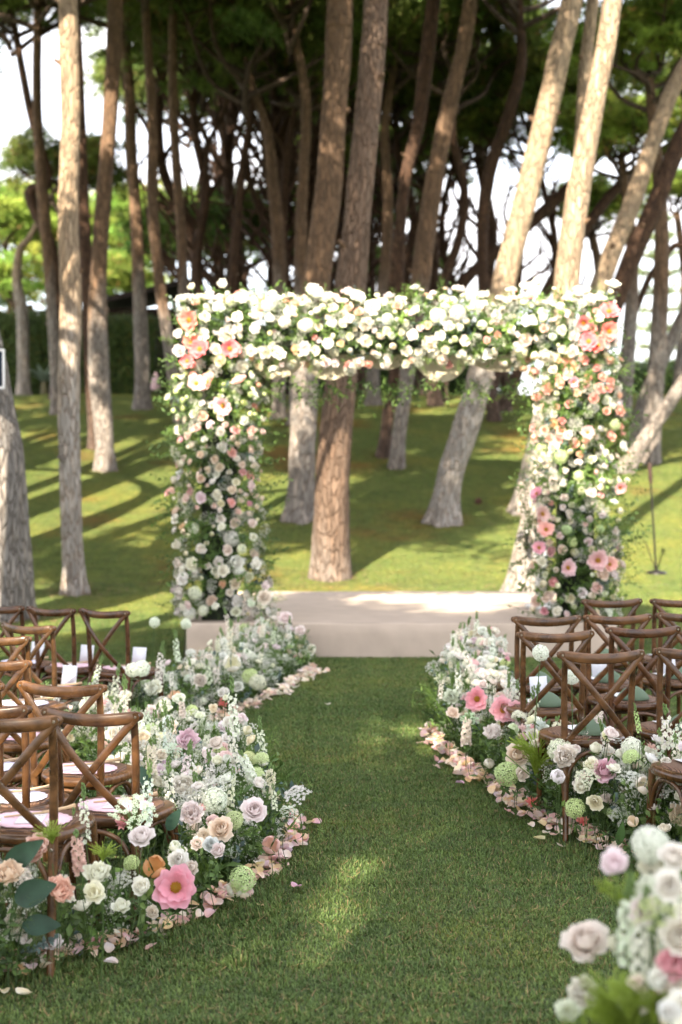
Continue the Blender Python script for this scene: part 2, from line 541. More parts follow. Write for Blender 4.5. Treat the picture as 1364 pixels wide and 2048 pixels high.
# ------------------------------------------------------------------ lawn (one sheet to the horizon)
def build_lawn():
    xs = np.concatenate([np.linspace(-600, -30, 12)[:-1], np.linspace(-30, -6, 25)[:-1], np.linspace(-6, 6, 61)[:-1], np.linspace(6, 30, 25)[:-1], np.linspace(30, 600, 12)])
    ys = np.concatenate([np.linspace(-200, -12, 10)[:-1], np.linspace(-12, 60, 181)[:-1], np.linspace(60, 900, 30)])
    P = np.array([[(x, y, hgt(x, y)) for x in xs] for y in ys])
    g = G(); g.grid(P[:, ::-1], (1, 1, 1))
    o = link('lawn', g.mesh('lawn', M_LAWN))
    return tag(o, kind='structure')
build_lawn()

def build_grass():
    tiles = []
    S = .5
    for k in range(4):
        n = 5400
        r = np.random.RandomState(50 + k)
        p = (r.rand(n, 2) - .5) * (S + .04)
        a = r.rand(n) * 2 * np.pi
        Ln = .014 + .017 * r.rand(n) ** 1.4
        lean = .25 + 1.0 * r.rand(n)
        W = .0018 + .0016 * r.rand(n)
        dx, dy = np.cos(a), np.sin(a)
        base = np.stack([p[:, 0], p[:, 1], np.full(n, -.004)], 1)
        side = np.stack([-dy, dx, np.zeros(n)], 1) * W[:, None]
        h = np.stack([dx * np.sin(lean * .5), dy * np.sin(lean * .5), np.cos(lean * .5)], 1) * (Ln * .55)[:, None]
        h2 = np.stack([dx * np.sin(lean * 1.2), dy * np.sin(lean * 1.2), np.cos(lean * 1.2)], 1) * (Ln * .5)[:, None]
        mid = base + h
        tip = mid + h2
        Vv = np.stack([base - side, base + side, mid + side * .8, mid - side * .8, tip], 1)
        hue = r.rand(n)
        c = np.stack([.092 + .06 * hue, .158 + .055 * hue, .048 + .018 * hue], 1)
        dry = r.rand(n) < .10
        c[dry] = [.24, .20, .10]
        c *= (.6 + .8 * r.rand(n))[:, None]
        cc = np.concatenate([c, np.zeros((n, 1))], 1)
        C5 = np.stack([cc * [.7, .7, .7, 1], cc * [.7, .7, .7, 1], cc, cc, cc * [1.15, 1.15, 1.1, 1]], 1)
        g = G()
        b = g.verts(Vv.reshape(-1, 3), C5.reshape(-1, 4))
        i = np.arange(n)[:, None] * 5
        g.Q.append(i + np.array([[0, 1, 2, 3]])); g.T.append(i + np.array([[3, 2, 4]]))
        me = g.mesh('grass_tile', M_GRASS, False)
        tiles.append(bpy.data.objects.new('grass_tile', me))      # only source geometry for the one grass object
    pts, rots, idx = [], [], []
    y = 3.2
    while y < 43.5:
        half = y * .245 + .8
        x = -math.ceil(half / S) * S
        while x <= half:
            on_stage = (-1.3 < x < 2.45 and 13.4 < y < 16.5)
            if not on_stage:
                z = hgt(x, y)
                sl = (hgt(x, y + .3) - hgt(x, y - .3)) / .6
                slx = (hgt(x + .3, y) - hgt(x - .3, y)) / .6
                q = random.randrange(4)
                # rotation that tilts with the slope after spinning
                m = Matrix.Rotation(math.atan(sl), 3, 'X') @ Matrix.Rotation(-math.atan(slx), 3, 'Y') @ Matrix.Rotation(q * math.pi / 2, 3, 'Z')
                e = m.to_euler()
                pts.append((x, y, z)); rots.append((e.x, e.y, e.z)); idx.append(random.randrange(4))
            x += S
        y += S
    me = bpy.data.meshes.new('grass')
    me.from_pydata(pts, [], [])
    a = me.attributes.new('rot', 'FLOAT_VECTOR', 'POINT'); a.data.foreach_set('vector', np.array(rots, np.float32).ravel())
    a = me.attributes.new('idx', 'INT', 'POINT'); a.data.foreach_set('value', np.array(idx, np.int32))
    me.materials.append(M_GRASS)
    o = link('grass', me)
    tag(o, 'short green mown lawn grass covering the aisle and the rise behind', 'grass', kind='stuff')
    ng = bpy.data.node_groups.new('grass_nodes', 'GeometryNodeTree')
    ng.interface.new_socket('Geometry', in_out='INPUT', socket_type='NodeSocketGeometry')
    ng.interface.new_socket('Geometry', in_out='OUTPUT', socket_type='NodeSocketGeometry')
    gi = ng.nodes.new('NodeGroupInput'); go = ng.nodes.new('NodeGroupOutput')
    iop = ng.nodes.new('GeometryNodeInstanceOnPoints')
    jn = ng.nodes.new('GeometryNodeJoinGeometry')
    for t in tiles:
        oi = ng.nodes.new('GeometryNodeObjectInfo')
        oi.inputs['Object'].default_value = t
        oi.inputs['As Instance'].default_value = True
        ng.links.new(oi.outputs['Geometry'], jn.inputs[0])
    ra = ng.nodes.new('GeometryNodeInputNamedAttribute'); ra.data_type = 'FLOAT_VECTOR'; ra.inputs[0].default_value = 'rot'
    ia = ng.nodes.new('GeometryNodeInputNamedAttribute'); ia.data_type = 'INT'; ia.inputs[0].default_value = 'idx'
    er = ng.nodes.new('FunctionNodeEulerToRotation')
    ng.links.new(gi.outputs[0], iop.inputs['Points'])
    ng.links.new(jn.outputs[0], iop.inputs['Instance'])
    iop.inputs['Pick Instance'].default_value = True
    ng.links.new([s for s in ia.outputs if s.enabled][0], iop.inputs['Instance Index'])
    ng.links.new([s for s in ra.outputs if s.enabled][0], er.inputs[0])
    ng.links.new(er.outputs[0], iop.inputs['Rotation'])
    ng.links.new(iop.outputs[0], go.inputs[0])
    md = o.modifiers.new('grass', 'NODES'); md.node_group = ng
build_grass()

# ------------------------------------------------------------------ pines
def trunk_geo(pts, rad, seg=16, seed=0, flare=1.0, spacing=.2):
    """pts relative to the base; real ridges round the stem"""
    pts = np.asarray(pts, float); rad = np.asarray(rad, float)
    ln = np.sum(np.linalg.norm(np.diff(pts, axis=0), axis=1))
    n = max(6, int(ln / spacing))
    PR = catmull(np.hstack([pts, rad[:, None]]), n)
    P, Rr = PR[:, :3], np.maximum(PR[:, 3], .006)
    g = G()
    t = np.gradient(P, axis=0); t /= np.linalg.norm(t, axis=1)[:, None]
    ang = np.arange(seg) * 2 * np.pi / seg
    ref = np.array([1.0, 0, 0])
    V = np.zeros((n, seg, 3))
    for i in range(n):
        u = ref - t[i] * np.dot(ref, t[i]); u /= np.linalg.norm(u); v = np.cross(t[i], u); ref = u
        zz = P[i][2]
        for j in range(seg):
            k = 1 + .10 * noise.noise(Vector((math.cos(ang[j]) * 2.2 + seed, math.sin(ang[j]) * 2.2, zz * .8))) \
                  + .07 * noise.noise(Vector((math.cos(ang[j]) * 6 + seed, math.sin(ang[j]) * 6, zz * 2.6)))
            if flare and zz < .7:
                k += flare * .28 * (1 - zz / .7) ** 2 * (1 + .8 * math.sin(ang[j] * 5 + seed))
            V[i, j] = P[i] + Rr[i] * k * (math.cos(ang[j]) * u + math.sin(ang[j]) * v)
    g.grid(V, (1, 1, 1), closed=True)
    return g

def pad_arr(r, nt=70, rx=.55, rz=.26, L0=.15, w0=.016, warm=0.0):
    """one rounded cushion of pine needles"""
    P, C = [], []
    u = r.randn(nt, 3); u /= np.linalg.norm(u, axis=1)[:, None]
    u[:, 2] = np.abs(u[:, 2]) * 1.0 - .25
    pos = u * [rx, rx, rz] * (r.rand(nt, 1) ** .35)
    for k in range(nt):
        m = 6
        d = u[k] * .8 + r.randn(m, 3) * .55 + [0, 0, .25]
        d /= np.linalg.norm(d, axis=1)[:, None]
        s = np.cross(d, r.randn(m, 3)); s /= np.linalg.norm(s, axis=1)[:, None]
        ln = L0 * (.7 + .6 * r.rand(m, 1))
        b = pos[k] + d * .02
        P.append(np.stack([b - s * w0, b + s * w0, b + d * ln], 1))
        hue = r.rand()
        c = np.array([.085 + .05 * hue, .125 + .055 * hue, .035 + .01 * hue])
        if r.rand() < .04 + warm: c = np.array([.15, .10, .05])
        c = c * (.7 + .6 * r.rand())
        C.append(np.tile([*c, 1], (m * 3, 1)))
    g = G(); g.tris(np.concatenate(P), np.concatenate(C))
    return g.arr()
PADS = [pad_arr(np.random.RandomState(100 + i)) for i in range(5)]

def crown_parts(seed, rad=3.0, hh=2.6, npad=60, flat=.5, holes=None, origin=None, nlimb=9):
    """limbs spreading from the top of a stem and needle cushions at their ends"""
    r = np.random.RandomState(seed)
    gb, gf = G(), G()
    mats, which, tint = [], [], []
    def cushion(p, sc):
        if origin is not None:
            wp = origin + p
            tt = wp[2] / -L[2]
            gx, gy = wp[0] + L[0] * tt, wp[1] + L[1] * tt
            for lx, ly, lz, lr in LIT:
                dv = np.array([lx, ly, lz]) - wp
                al = dv @ LN_
                if al > .5 and np.linalg.norm(dv - LN_ * al) < lr + .35: return
            for hx, hy, hr in (holes or ()):
                if (gx - hx) ** 2 + ((gy - hy) * .75) ** 2 < (hr + .45) ** 2: return
        d = np.array([r.randn() * .25, r.randn() * .25, 1])
        mats.append(basis(p, d, r.rand() * 6.28, sc)); which.append(r.randint(5))
        t = .75 + .5 * r.rand()
        tint.append((t * (1 + .1 * r.randn()), t, t))
    for i in range(nlimb):
        a = i * 2.4 + r.rand() * .6
        reach = rad * (.55 + .45 * r.rand())
        rise = hh * (.25 + .6 * r.rand())
        z0 = -1.2 + 1.4 * i / nlimb
        p0 = np.array([0, 0, z0])
        p3 = np.array([math.cos(a) * reach, math.sin(a) * reach, rise])
        p1 = p0 + (p3 - p0) * .33 + [r.randn() * .3, r.randn() * .3, -.15]
        p2 = p0 + (p3 - p0) * .68 + [r.randn() * .35, r.randn() * .35, -.05]
        path = catmull([p0, p1, p2, p3], 9)
        gb.tube(path, np.linspace(.085, .02, 9), 6, (1, 1, 1), cap=False)
        for q in range(3):
            s0 = path[4 + q]
            s1 = s0 + [r.randn() * .6, r.randn() * .6, .5 + .3 * r.rand()]
            gb.tube(catmull([s0, (s0 + s1) / 2 + r.randn(3) * .08, s1], 5), np.linspace(.035, .012, 5), 5, (1, 1, 1), cap=False)
            cushion(s1, 1.0 + .5 * r.rand())
        cushion(p3, 1.1 + .5 * r.rand())
    for i in range(npad):
        a = r.rand() * 6.283; rr = rad * math.sqrt(r.rand()) * (1 + .12 * math.sin(a * 3 + seed))
        top = hh * (1 - flat * (rr / rad) ** 2)
        z = top - (hh * .55) * r.rand() ** 1.3
        cushion(np.array([math.cos(a) * rr, math.sin(a) * rr, z]), .9 + .7 * r.rand())
    which = np.array(which); mats = np.array(mats); tint = np.array(tint)
    for k in range(5):
        s = which == k
        if s.any(): gf.put(PADS[k], mats[s], tint[s])
    return gb, gf
LN_ = np.array(L)
LIT = [(-3.6, 18.9, z, .45) for z in (3.3, 4.1, 4.9, 5.7, 6.5, 7.3, 8.1)] + [(2.6 + (z - 3) * .21, 24.2, z, .5) for z in (4, 5, 6, 7, 8, 9, 10)] \
    + [(2.6 + (z - 3) * .16, 19.0, z, .5) for z in (4, 5, 6, 7, 8)] + [(-5.2, 26, 1.2, 1.0), (-3.9, 26.6, 1.3, 1.0), (-3.0, 25.4, 1.0, .8), (-5.6, 24.4, .9, .7)] \
    + [(2.24, 13.35, z, .4) for z in (1.95, 2.4, 2.9)] + [(-1.16, 13.35, z, .35) for z in (2.35, 2.9)] + [(x, 13.4, 3.05, .4) for x in (-1, -.2, .6, 1.4, 2.2)] \
    + [(.9, 20, .2, .5), (2.0, 20.2, .2, .5), (3.6, 21.5, .4, .8), (4.8, 22.5, .5, .8), (5.2, 25, 1, .8)]  # points kept sunlit: unseen crowns omit needle cushions that would shade them
CROWNS = []
for i, (rad, hh, npad) in enumerate([(3.0, 2.4, 58), (2.6, 2.8, 52), (3.4, 2.2, 66), (2.3, 2.2, 44), (2.0, 1.6, 34)]):
    gb, gf = crown_parts(20 + i, rad, hh, npad)
    CROWNS.append((gb.mesh('branches', M_BARKD), gf.mesh('needles', M_NEEDLE, False)))

def explicit_tree(label, Y, px, mat, top=None, crown=None, dy=0.0, seed=0, seg=16, group=None, extra=0.0, csc=1.0, ctint=(1.4, 1.35, 1.2), flare=1.0, limbs=True):
    """px: list of (x, y, width) up the trunk from the base, as seen; the stem is then a real leaning trunk at depth Y"""
    base = PX(px[0][0], px[0][1], Y)
    z0 = hgt(base[0], Y)
    pts, rad = [], []
    zt = PX(px[-1][0], px[-1][1], Y)[2]
    for i, (x, y, wd) in enumerate(px):
        p0 = PX(x, y, Y)
        f = (p0[2] - base[2]) / max(.1, zt - base[2])
        p = PX(x, y, Y + dy * f)
        pts.append(p - [base[0], Y, z0]); rad.append(wd * (Y + dy * f) / FPX / 2)
    pts[0][2] = -.08
    if extra:
        d = pts[-1] - pts[-2]; d /= np.linalg.norm(d); d = d * .75 + np.array([0, 0, .25])
        pts.append(pts[-1] + d * extra); rad.append(rad[-1] * .55)
    e = empty('pine_tree', (base[0], Y, z0), 0, label, 'pine tree', group)
    g = trunk_geo(pts, rad, seg, seed, flare)
    link('trunk', g.mesh('trunk', mat), e)
    rk = np.random.RandomState(seed + 900)
    pa = np.array(pts)
    for q in range(3 if Y < 31 else 2):
        zz = rk.uniform(1.6, max(2.5, pa[-1][2] * .75)); c_ = np.array([np.interp(zz, pa[:, 2], pa[:, 0]), np.interp(zz, pa[:, 2], pa[:, 1]), zz]); ra = np.interp(zz, pa[:, 2], rad)
        a_ = rk.choice([0.0, 3.14]) + rk.randn() * .6 - .5
        d_ = np.array([math.cos(a_), -abs(math.sin(a_)), .5])
        st = G(); st.tube([c_ + d_ * ra * .6, c_ + d_ * (ra + .01), c_ + d_ * (ra + .03 + .06 * rk.rand())], [ra * .36, ra * .24, ra * .15], 7, (1, 1, 1))
        link('branch_stub', st.mesh('branch_stub', M_BARK), e)
    if crown is not None:
        me_b, me_f = CROWNS[crown]
        M = basis(pts[-1] + np.array([0, 0, -.3]), (0, 0, 1), seed * 1.7, csc)
        link('branch', me_b, e, mat4=M)
        link('crown', me_f, e, mat4=M, color=ctint)
    return e, pts

TR = []
def T(*a, **k): TR.append(explicit_tree(*a, **k))
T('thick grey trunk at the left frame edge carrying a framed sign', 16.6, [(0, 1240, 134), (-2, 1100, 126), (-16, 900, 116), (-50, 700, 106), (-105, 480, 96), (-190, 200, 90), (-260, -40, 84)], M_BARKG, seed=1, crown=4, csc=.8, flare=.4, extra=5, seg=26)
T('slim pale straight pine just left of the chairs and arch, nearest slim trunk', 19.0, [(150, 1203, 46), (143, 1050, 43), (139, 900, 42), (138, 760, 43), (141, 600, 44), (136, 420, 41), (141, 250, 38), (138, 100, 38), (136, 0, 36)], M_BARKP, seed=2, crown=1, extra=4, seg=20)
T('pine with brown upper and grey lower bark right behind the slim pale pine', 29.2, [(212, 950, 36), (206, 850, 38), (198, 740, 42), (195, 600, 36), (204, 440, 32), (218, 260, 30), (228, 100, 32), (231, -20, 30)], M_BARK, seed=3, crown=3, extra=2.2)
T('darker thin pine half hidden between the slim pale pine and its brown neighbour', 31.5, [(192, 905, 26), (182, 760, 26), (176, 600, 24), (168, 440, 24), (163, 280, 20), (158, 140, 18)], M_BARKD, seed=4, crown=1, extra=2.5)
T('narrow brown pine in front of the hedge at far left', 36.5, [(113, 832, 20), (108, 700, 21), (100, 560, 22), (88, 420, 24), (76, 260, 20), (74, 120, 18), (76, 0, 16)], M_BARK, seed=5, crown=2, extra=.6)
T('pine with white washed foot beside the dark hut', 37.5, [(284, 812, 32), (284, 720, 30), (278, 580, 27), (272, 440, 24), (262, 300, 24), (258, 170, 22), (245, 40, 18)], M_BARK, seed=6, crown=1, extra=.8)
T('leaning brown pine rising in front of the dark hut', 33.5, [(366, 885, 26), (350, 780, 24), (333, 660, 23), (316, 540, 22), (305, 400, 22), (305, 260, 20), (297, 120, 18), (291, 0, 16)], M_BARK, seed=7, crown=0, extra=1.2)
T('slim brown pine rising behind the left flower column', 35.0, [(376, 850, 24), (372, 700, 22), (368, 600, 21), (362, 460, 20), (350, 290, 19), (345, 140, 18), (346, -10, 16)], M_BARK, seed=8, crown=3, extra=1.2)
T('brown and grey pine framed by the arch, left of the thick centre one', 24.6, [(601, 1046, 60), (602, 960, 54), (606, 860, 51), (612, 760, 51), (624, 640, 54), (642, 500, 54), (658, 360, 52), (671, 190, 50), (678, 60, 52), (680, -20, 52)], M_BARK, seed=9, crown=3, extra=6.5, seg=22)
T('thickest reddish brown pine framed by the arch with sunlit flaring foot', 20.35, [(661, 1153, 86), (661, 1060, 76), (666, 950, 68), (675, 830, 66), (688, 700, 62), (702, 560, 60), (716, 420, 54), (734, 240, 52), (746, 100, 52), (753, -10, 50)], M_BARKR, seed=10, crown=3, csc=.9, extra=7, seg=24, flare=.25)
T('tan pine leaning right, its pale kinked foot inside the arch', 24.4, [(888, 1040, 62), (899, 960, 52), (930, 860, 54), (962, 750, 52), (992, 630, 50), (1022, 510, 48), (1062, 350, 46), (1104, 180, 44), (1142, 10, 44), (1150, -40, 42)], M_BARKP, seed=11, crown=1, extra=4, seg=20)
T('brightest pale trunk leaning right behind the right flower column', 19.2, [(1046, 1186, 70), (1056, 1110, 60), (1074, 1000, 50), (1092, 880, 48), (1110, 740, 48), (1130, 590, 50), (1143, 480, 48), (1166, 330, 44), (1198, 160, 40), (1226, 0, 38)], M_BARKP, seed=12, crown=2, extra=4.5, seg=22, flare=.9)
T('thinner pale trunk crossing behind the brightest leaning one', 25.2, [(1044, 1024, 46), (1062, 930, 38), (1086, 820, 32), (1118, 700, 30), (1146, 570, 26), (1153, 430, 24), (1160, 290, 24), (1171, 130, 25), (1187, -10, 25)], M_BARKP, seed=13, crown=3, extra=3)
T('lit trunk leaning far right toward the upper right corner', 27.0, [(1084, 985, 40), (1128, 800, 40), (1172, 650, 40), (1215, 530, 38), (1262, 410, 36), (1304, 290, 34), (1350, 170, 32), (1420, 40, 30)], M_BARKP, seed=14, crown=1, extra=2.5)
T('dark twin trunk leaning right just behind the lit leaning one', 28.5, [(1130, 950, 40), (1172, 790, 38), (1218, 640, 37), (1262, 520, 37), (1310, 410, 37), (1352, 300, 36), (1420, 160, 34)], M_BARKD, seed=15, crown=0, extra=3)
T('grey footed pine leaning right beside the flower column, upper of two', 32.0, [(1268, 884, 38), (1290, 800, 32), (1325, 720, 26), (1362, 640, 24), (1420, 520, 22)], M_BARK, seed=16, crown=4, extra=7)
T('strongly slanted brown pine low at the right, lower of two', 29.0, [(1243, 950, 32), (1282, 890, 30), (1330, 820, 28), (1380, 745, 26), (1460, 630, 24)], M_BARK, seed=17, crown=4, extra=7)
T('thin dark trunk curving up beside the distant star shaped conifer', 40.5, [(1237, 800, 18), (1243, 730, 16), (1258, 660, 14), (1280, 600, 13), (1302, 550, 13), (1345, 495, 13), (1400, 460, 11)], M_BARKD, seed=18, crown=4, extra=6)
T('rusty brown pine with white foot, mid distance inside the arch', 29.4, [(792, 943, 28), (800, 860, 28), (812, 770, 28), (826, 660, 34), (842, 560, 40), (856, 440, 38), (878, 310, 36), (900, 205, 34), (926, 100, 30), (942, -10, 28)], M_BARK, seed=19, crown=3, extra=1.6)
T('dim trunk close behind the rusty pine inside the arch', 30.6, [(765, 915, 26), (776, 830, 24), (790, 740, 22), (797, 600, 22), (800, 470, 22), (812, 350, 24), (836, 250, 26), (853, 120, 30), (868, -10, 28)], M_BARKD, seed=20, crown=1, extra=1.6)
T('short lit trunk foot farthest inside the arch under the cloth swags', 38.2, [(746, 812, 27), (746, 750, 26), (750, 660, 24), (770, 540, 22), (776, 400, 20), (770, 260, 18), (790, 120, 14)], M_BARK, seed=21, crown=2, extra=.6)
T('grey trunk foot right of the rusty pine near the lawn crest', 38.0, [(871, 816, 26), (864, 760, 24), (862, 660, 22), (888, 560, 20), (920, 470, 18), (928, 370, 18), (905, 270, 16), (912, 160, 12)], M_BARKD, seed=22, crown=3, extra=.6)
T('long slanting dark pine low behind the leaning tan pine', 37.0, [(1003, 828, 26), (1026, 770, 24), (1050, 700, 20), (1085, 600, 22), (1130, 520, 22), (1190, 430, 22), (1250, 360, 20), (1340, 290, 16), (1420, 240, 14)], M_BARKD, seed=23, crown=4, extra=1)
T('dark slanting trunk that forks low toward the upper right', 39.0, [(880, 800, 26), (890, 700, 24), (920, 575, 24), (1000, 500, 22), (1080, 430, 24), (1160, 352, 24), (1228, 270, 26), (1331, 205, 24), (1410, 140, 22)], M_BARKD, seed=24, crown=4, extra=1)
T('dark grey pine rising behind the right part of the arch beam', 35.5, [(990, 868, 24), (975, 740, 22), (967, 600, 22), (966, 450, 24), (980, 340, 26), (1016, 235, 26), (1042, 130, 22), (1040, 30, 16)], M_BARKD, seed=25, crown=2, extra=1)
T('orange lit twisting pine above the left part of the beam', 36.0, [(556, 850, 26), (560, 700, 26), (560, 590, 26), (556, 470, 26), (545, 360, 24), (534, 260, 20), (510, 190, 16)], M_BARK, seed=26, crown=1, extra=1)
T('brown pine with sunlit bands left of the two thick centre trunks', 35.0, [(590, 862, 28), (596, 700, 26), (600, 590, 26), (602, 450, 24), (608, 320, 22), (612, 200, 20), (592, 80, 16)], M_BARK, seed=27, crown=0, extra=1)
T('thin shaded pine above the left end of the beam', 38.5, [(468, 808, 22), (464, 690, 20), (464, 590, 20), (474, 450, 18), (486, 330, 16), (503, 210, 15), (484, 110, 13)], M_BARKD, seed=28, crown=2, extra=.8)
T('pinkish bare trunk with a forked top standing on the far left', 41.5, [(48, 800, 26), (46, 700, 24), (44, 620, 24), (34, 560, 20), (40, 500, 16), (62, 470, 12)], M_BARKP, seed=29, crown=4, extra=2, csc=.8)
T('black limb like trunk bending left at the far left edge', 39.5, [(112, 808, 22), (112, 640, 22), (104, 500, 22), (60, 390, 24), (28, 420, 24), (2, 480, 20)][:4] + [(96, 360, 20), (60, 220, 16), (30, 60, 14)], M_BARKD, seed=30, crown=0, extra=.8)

# many more pines on and beyond the crest, countable only as a group
BV = []
def pine_variant(seed):
    r = np.random.RandomState(seed)
    lean = r.randn(2) * .13
    H = 7.5 + 3.5 * r.rand()
    ks = np.linspace(0, 1, 6)
    pts = np.array([[lean[0] * H * k + .22 * r.randn() * (k > 0), lean[1] * H * k + .22 * r.randn() * (k > 0), H * k] for k in ks]); pts[0][2] = -.1
    g = trunk_geo(pts, np.linspace(.19, .08, 6), 10, seed, .6, .35)
    for b in range(11):
        k = .22 + .068 * b
        p = catmull(pts, 101)[int(k * 100)]
        a = r.rand() * 6.28
        q = p + np.array([math.cos(a) * (.8 + 1.2 * r.rand()), math.sin(a) * (.8 + r.rand()), .9 + r.rand() * 1.4])
        for w_ in range(2):
            q2 = (p + q) / 2 + r.randn(3) * .1; q3 = q2 + [r.randn() * .7, r.randn() * .5, .6 + .5 * r.rand()]
            g.tube(catmull([q2, (q2 + q3) / 2 + r.randn(3) * .12, q3], 6), np.linspace(.03, .012, 6), 5, (1, 1, 1), cap=False)
        g.tube(catmull([p, (p + q) / 2 + r.randn(3) * .2, q, q + [r.randn() * .3, r.randn() * .3, .8]], 9), np.linspace(.07, .02, 9), 6, (1, 1, 1), cap=False)
    return g.mesh('trunk', M_BARKD), pts[-1]
for s in range(5): BV.append(pine_variant(300 + s))
def far_pine(x, y, v, cv, rz, sc, csc, label, group, tint=(1.4, 1.35, 1.2), zb=None):
    z = hgt(x, y) if zb is None else zb
    e = empty('pine_tree', (x, y, z), rz, label, 'pine tree', group)
    me, top = BV[v]
    t = link('trunk', me, e); t.scale = (sc, sc, sc)
    M = basis(np.array(top) * sc - [0, 0, .4], (0, 0, 1), 0, csc)
    link('branch', CROWNS[cv][0], e, mat4=M)
    link('crown', CROWNS[cv][1], e, mat4=M, color=tint)
rr = np.random.RandomState(5)
spots = [(-3.4, 47.5), (-1.9, 44), (-.4, 48), (1.2, 45), (3.6, 46.5), (-4.6, 52), (-2.6, 56), (.6, 58), (-4.4, 42.5), (-2.6, 42.6), (-1.0, 41.8), (-11.5, 46), (-3.0, 51)]
thin = [(-2.0, 40.2), (-1.2, 43.5), (.9, 42.0), (2.3, 41.2), (2.9, 43.2), (4.3, 41.5), (5.2, 43.0), (-3.7, 40.6), (.2, 46.5), (2.0, 47.5), (6.9, 42.5), (1.6, 39.8)]
for i, (x, y) in enumerate(spots):
    far_pine(x, y, i % 5, [0, 2, 1, 2, 3][i % 5], rr.rand() * 6.28, 1.12 + .3 * rr.rand(), .95 + .3 * rr.rand(),
             'dark slender pine among the many standing on the lawn crest behind the arch', 'pines on the lawn crest')
for i, (x, y) in enumerate(thin):
    far_pine(x, y, (i * 3 + 1) % 5, [4, 4, 3, 4][i % 4], rr.rand() * 6.28, .78 + .4 * rr.rand(), .75 + .35 * rr.rand(),
             'thin crooked dark pine with many bare limbs behind the arch beam', 'thin crooked pines behind the arch')
# low needle clumps in the gaps and pale far stone pines
for i, (px, py, Y, cv, sc) in enumerate([(455, 470, 50, 2, 1.15), (740, 400, 50, 4, .9), (800, 520, 58, 4, .9)]):
    p = PX(px, py, Y); z = hgt(p[0], Y)
    e = empty('pine_tree', (p[0], Y, z), 0, ['broad low pine filling the gap above the left flower column', 'small dark pine between centre and rusty trunks', 'low dark pine just above the middle of the beam'][i], 'pine tree')
    hgt_ = p[2] - z
    link('trunk', trunk_geo([(0, 0, -.1), (.1, 0, hgt_ * .5), (0, .1, hgt_)], [.16, .12, .07], 10, i, .5, .3).mesh('trunk', M_BARKD), e)
    M = basis((0, .1, hgt_ - 1.0), (0, 0, 1), i, sc)
    link('branch', CROWNS[cv][0], e, mat4=M); link('crown', CROWNS[cv][1], e, mat4=M, color=(1.1, 1.25, 1))
for i, (px, py, Y, cv, sc, lab) in enumerate([
        (10, 440, 66, 2, 1.45, 'bright green stone pine crown at the far left edge beyond the hedge'),
        (130, 450, 72, 2, 1.6, 'bright green stone pine beyond the hedge behind the slim pale trunk'),
        (250, 455, 68, 2, 1.5, 'bright green stone pine above the dark hut'),
        (340, 430, 74, 2, 1.2, 'bright green stone pine peeping right of the hut'),
        (60, 560, 58, 2, 1.0, 'lower bright green pine touching the hedge top'),
        (205, 535, 60, 4, 1.0, 'lower bright green pine next to the hut roof'),
        (830, 140, 50, 2, 1.0, 'sunlit yellow green crown above the beam, right of centre trunks'),
        (960, 170, 52, 0, .95, 'sunlit green crown behind the leaning tan trunk'),
        (1300, 60, 30, 3, .75, 'sunlit green crown in the top right corner'),
        (1245, 235, 36, 4, .8, 'small sunlit crown between the leaning trunks at right'),
        (1185, 390, 44, 4, .7, 'brownish green crown low behind the leaning trunks'),
        (1355, 360, 46, 4, .55, 'small green crown at the right edge below the dark limb')]):
    p = PX(px, py, Y); z = hgt(p[0], Y)
    e = empty('stone_pine', (p[0], Y, z), 0, lab, 'stone pine')
    h_ = p[2] - z
    link('trunk', trunk_geo([(0, 0, -.1), (.25, 0, h_ * .5), (0, .1, h_ - 1)], [.2, .16, .1], 10, i, .5, .3).mesh('trunk', M_BARK), e)
    M = basis((0, .1, h_ - 1.2 * sc), (0, 0, 1), i, sc)
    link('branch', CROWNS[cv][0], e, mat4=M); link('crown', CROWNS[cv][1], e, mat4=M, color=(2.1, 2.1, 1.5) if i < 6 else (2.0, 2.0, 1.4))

# pines standing beside and behind the viewpoint: their crowns shade the aisle
HOLES = [(.25, 9.0, .33), (.1, 5.9, .16), (-1.5, 8.6, .45), (-1.1, 6.4, .3), (-.1, 5.0, .1), (1.3, 15, .5), (.7, 8.4, .15)]  # gaps shaped into these unseen crowns so sun spots reach the ground
for i, (x, y, z, rad) in enumerate([(-6.8, -9.5, 9.6, 3.2), (-3.2, -9.0, 9.2, 3.2), (-7.2, -4.6, 9.4, 3.2), (-3.8, -4.2, 9.8, 3.3), (-.6, -5.6, 9.0, 3.0), (-5.3, -.6, 9.6, 2.7), (-1.9, -.4, 9.8, 2.6), (.4, -10, 9, 3)]):
    e = empty('pine_tree', (x, y, 0), 0, 'unseen tall pine added so its crown shades the lawn', 'pine tree', 'pines around the viewpoint')
    tp = np.array([0, 0, z])
    gb, gf = crown_parts(60 + i, rad, 2.4, 95, .5, HOLES, np.array([x, y, 0]) + tp)
    link('trunk', trunk_geo([(0, 0, -.1), (.2, 0, z * .4), (.1, .1, z * .75), (0, 0, z)], [.24, .2, .15, .1], 12, i).mesh('trunk', M_BARK), e)
    link('branch', gb.mesh('branches', M_BARKD), e, tuple(tp)); link('crown', gf.mesh('needles', M_NEEDLE, False), e, tuple(tp), color=(1, 1, 1))
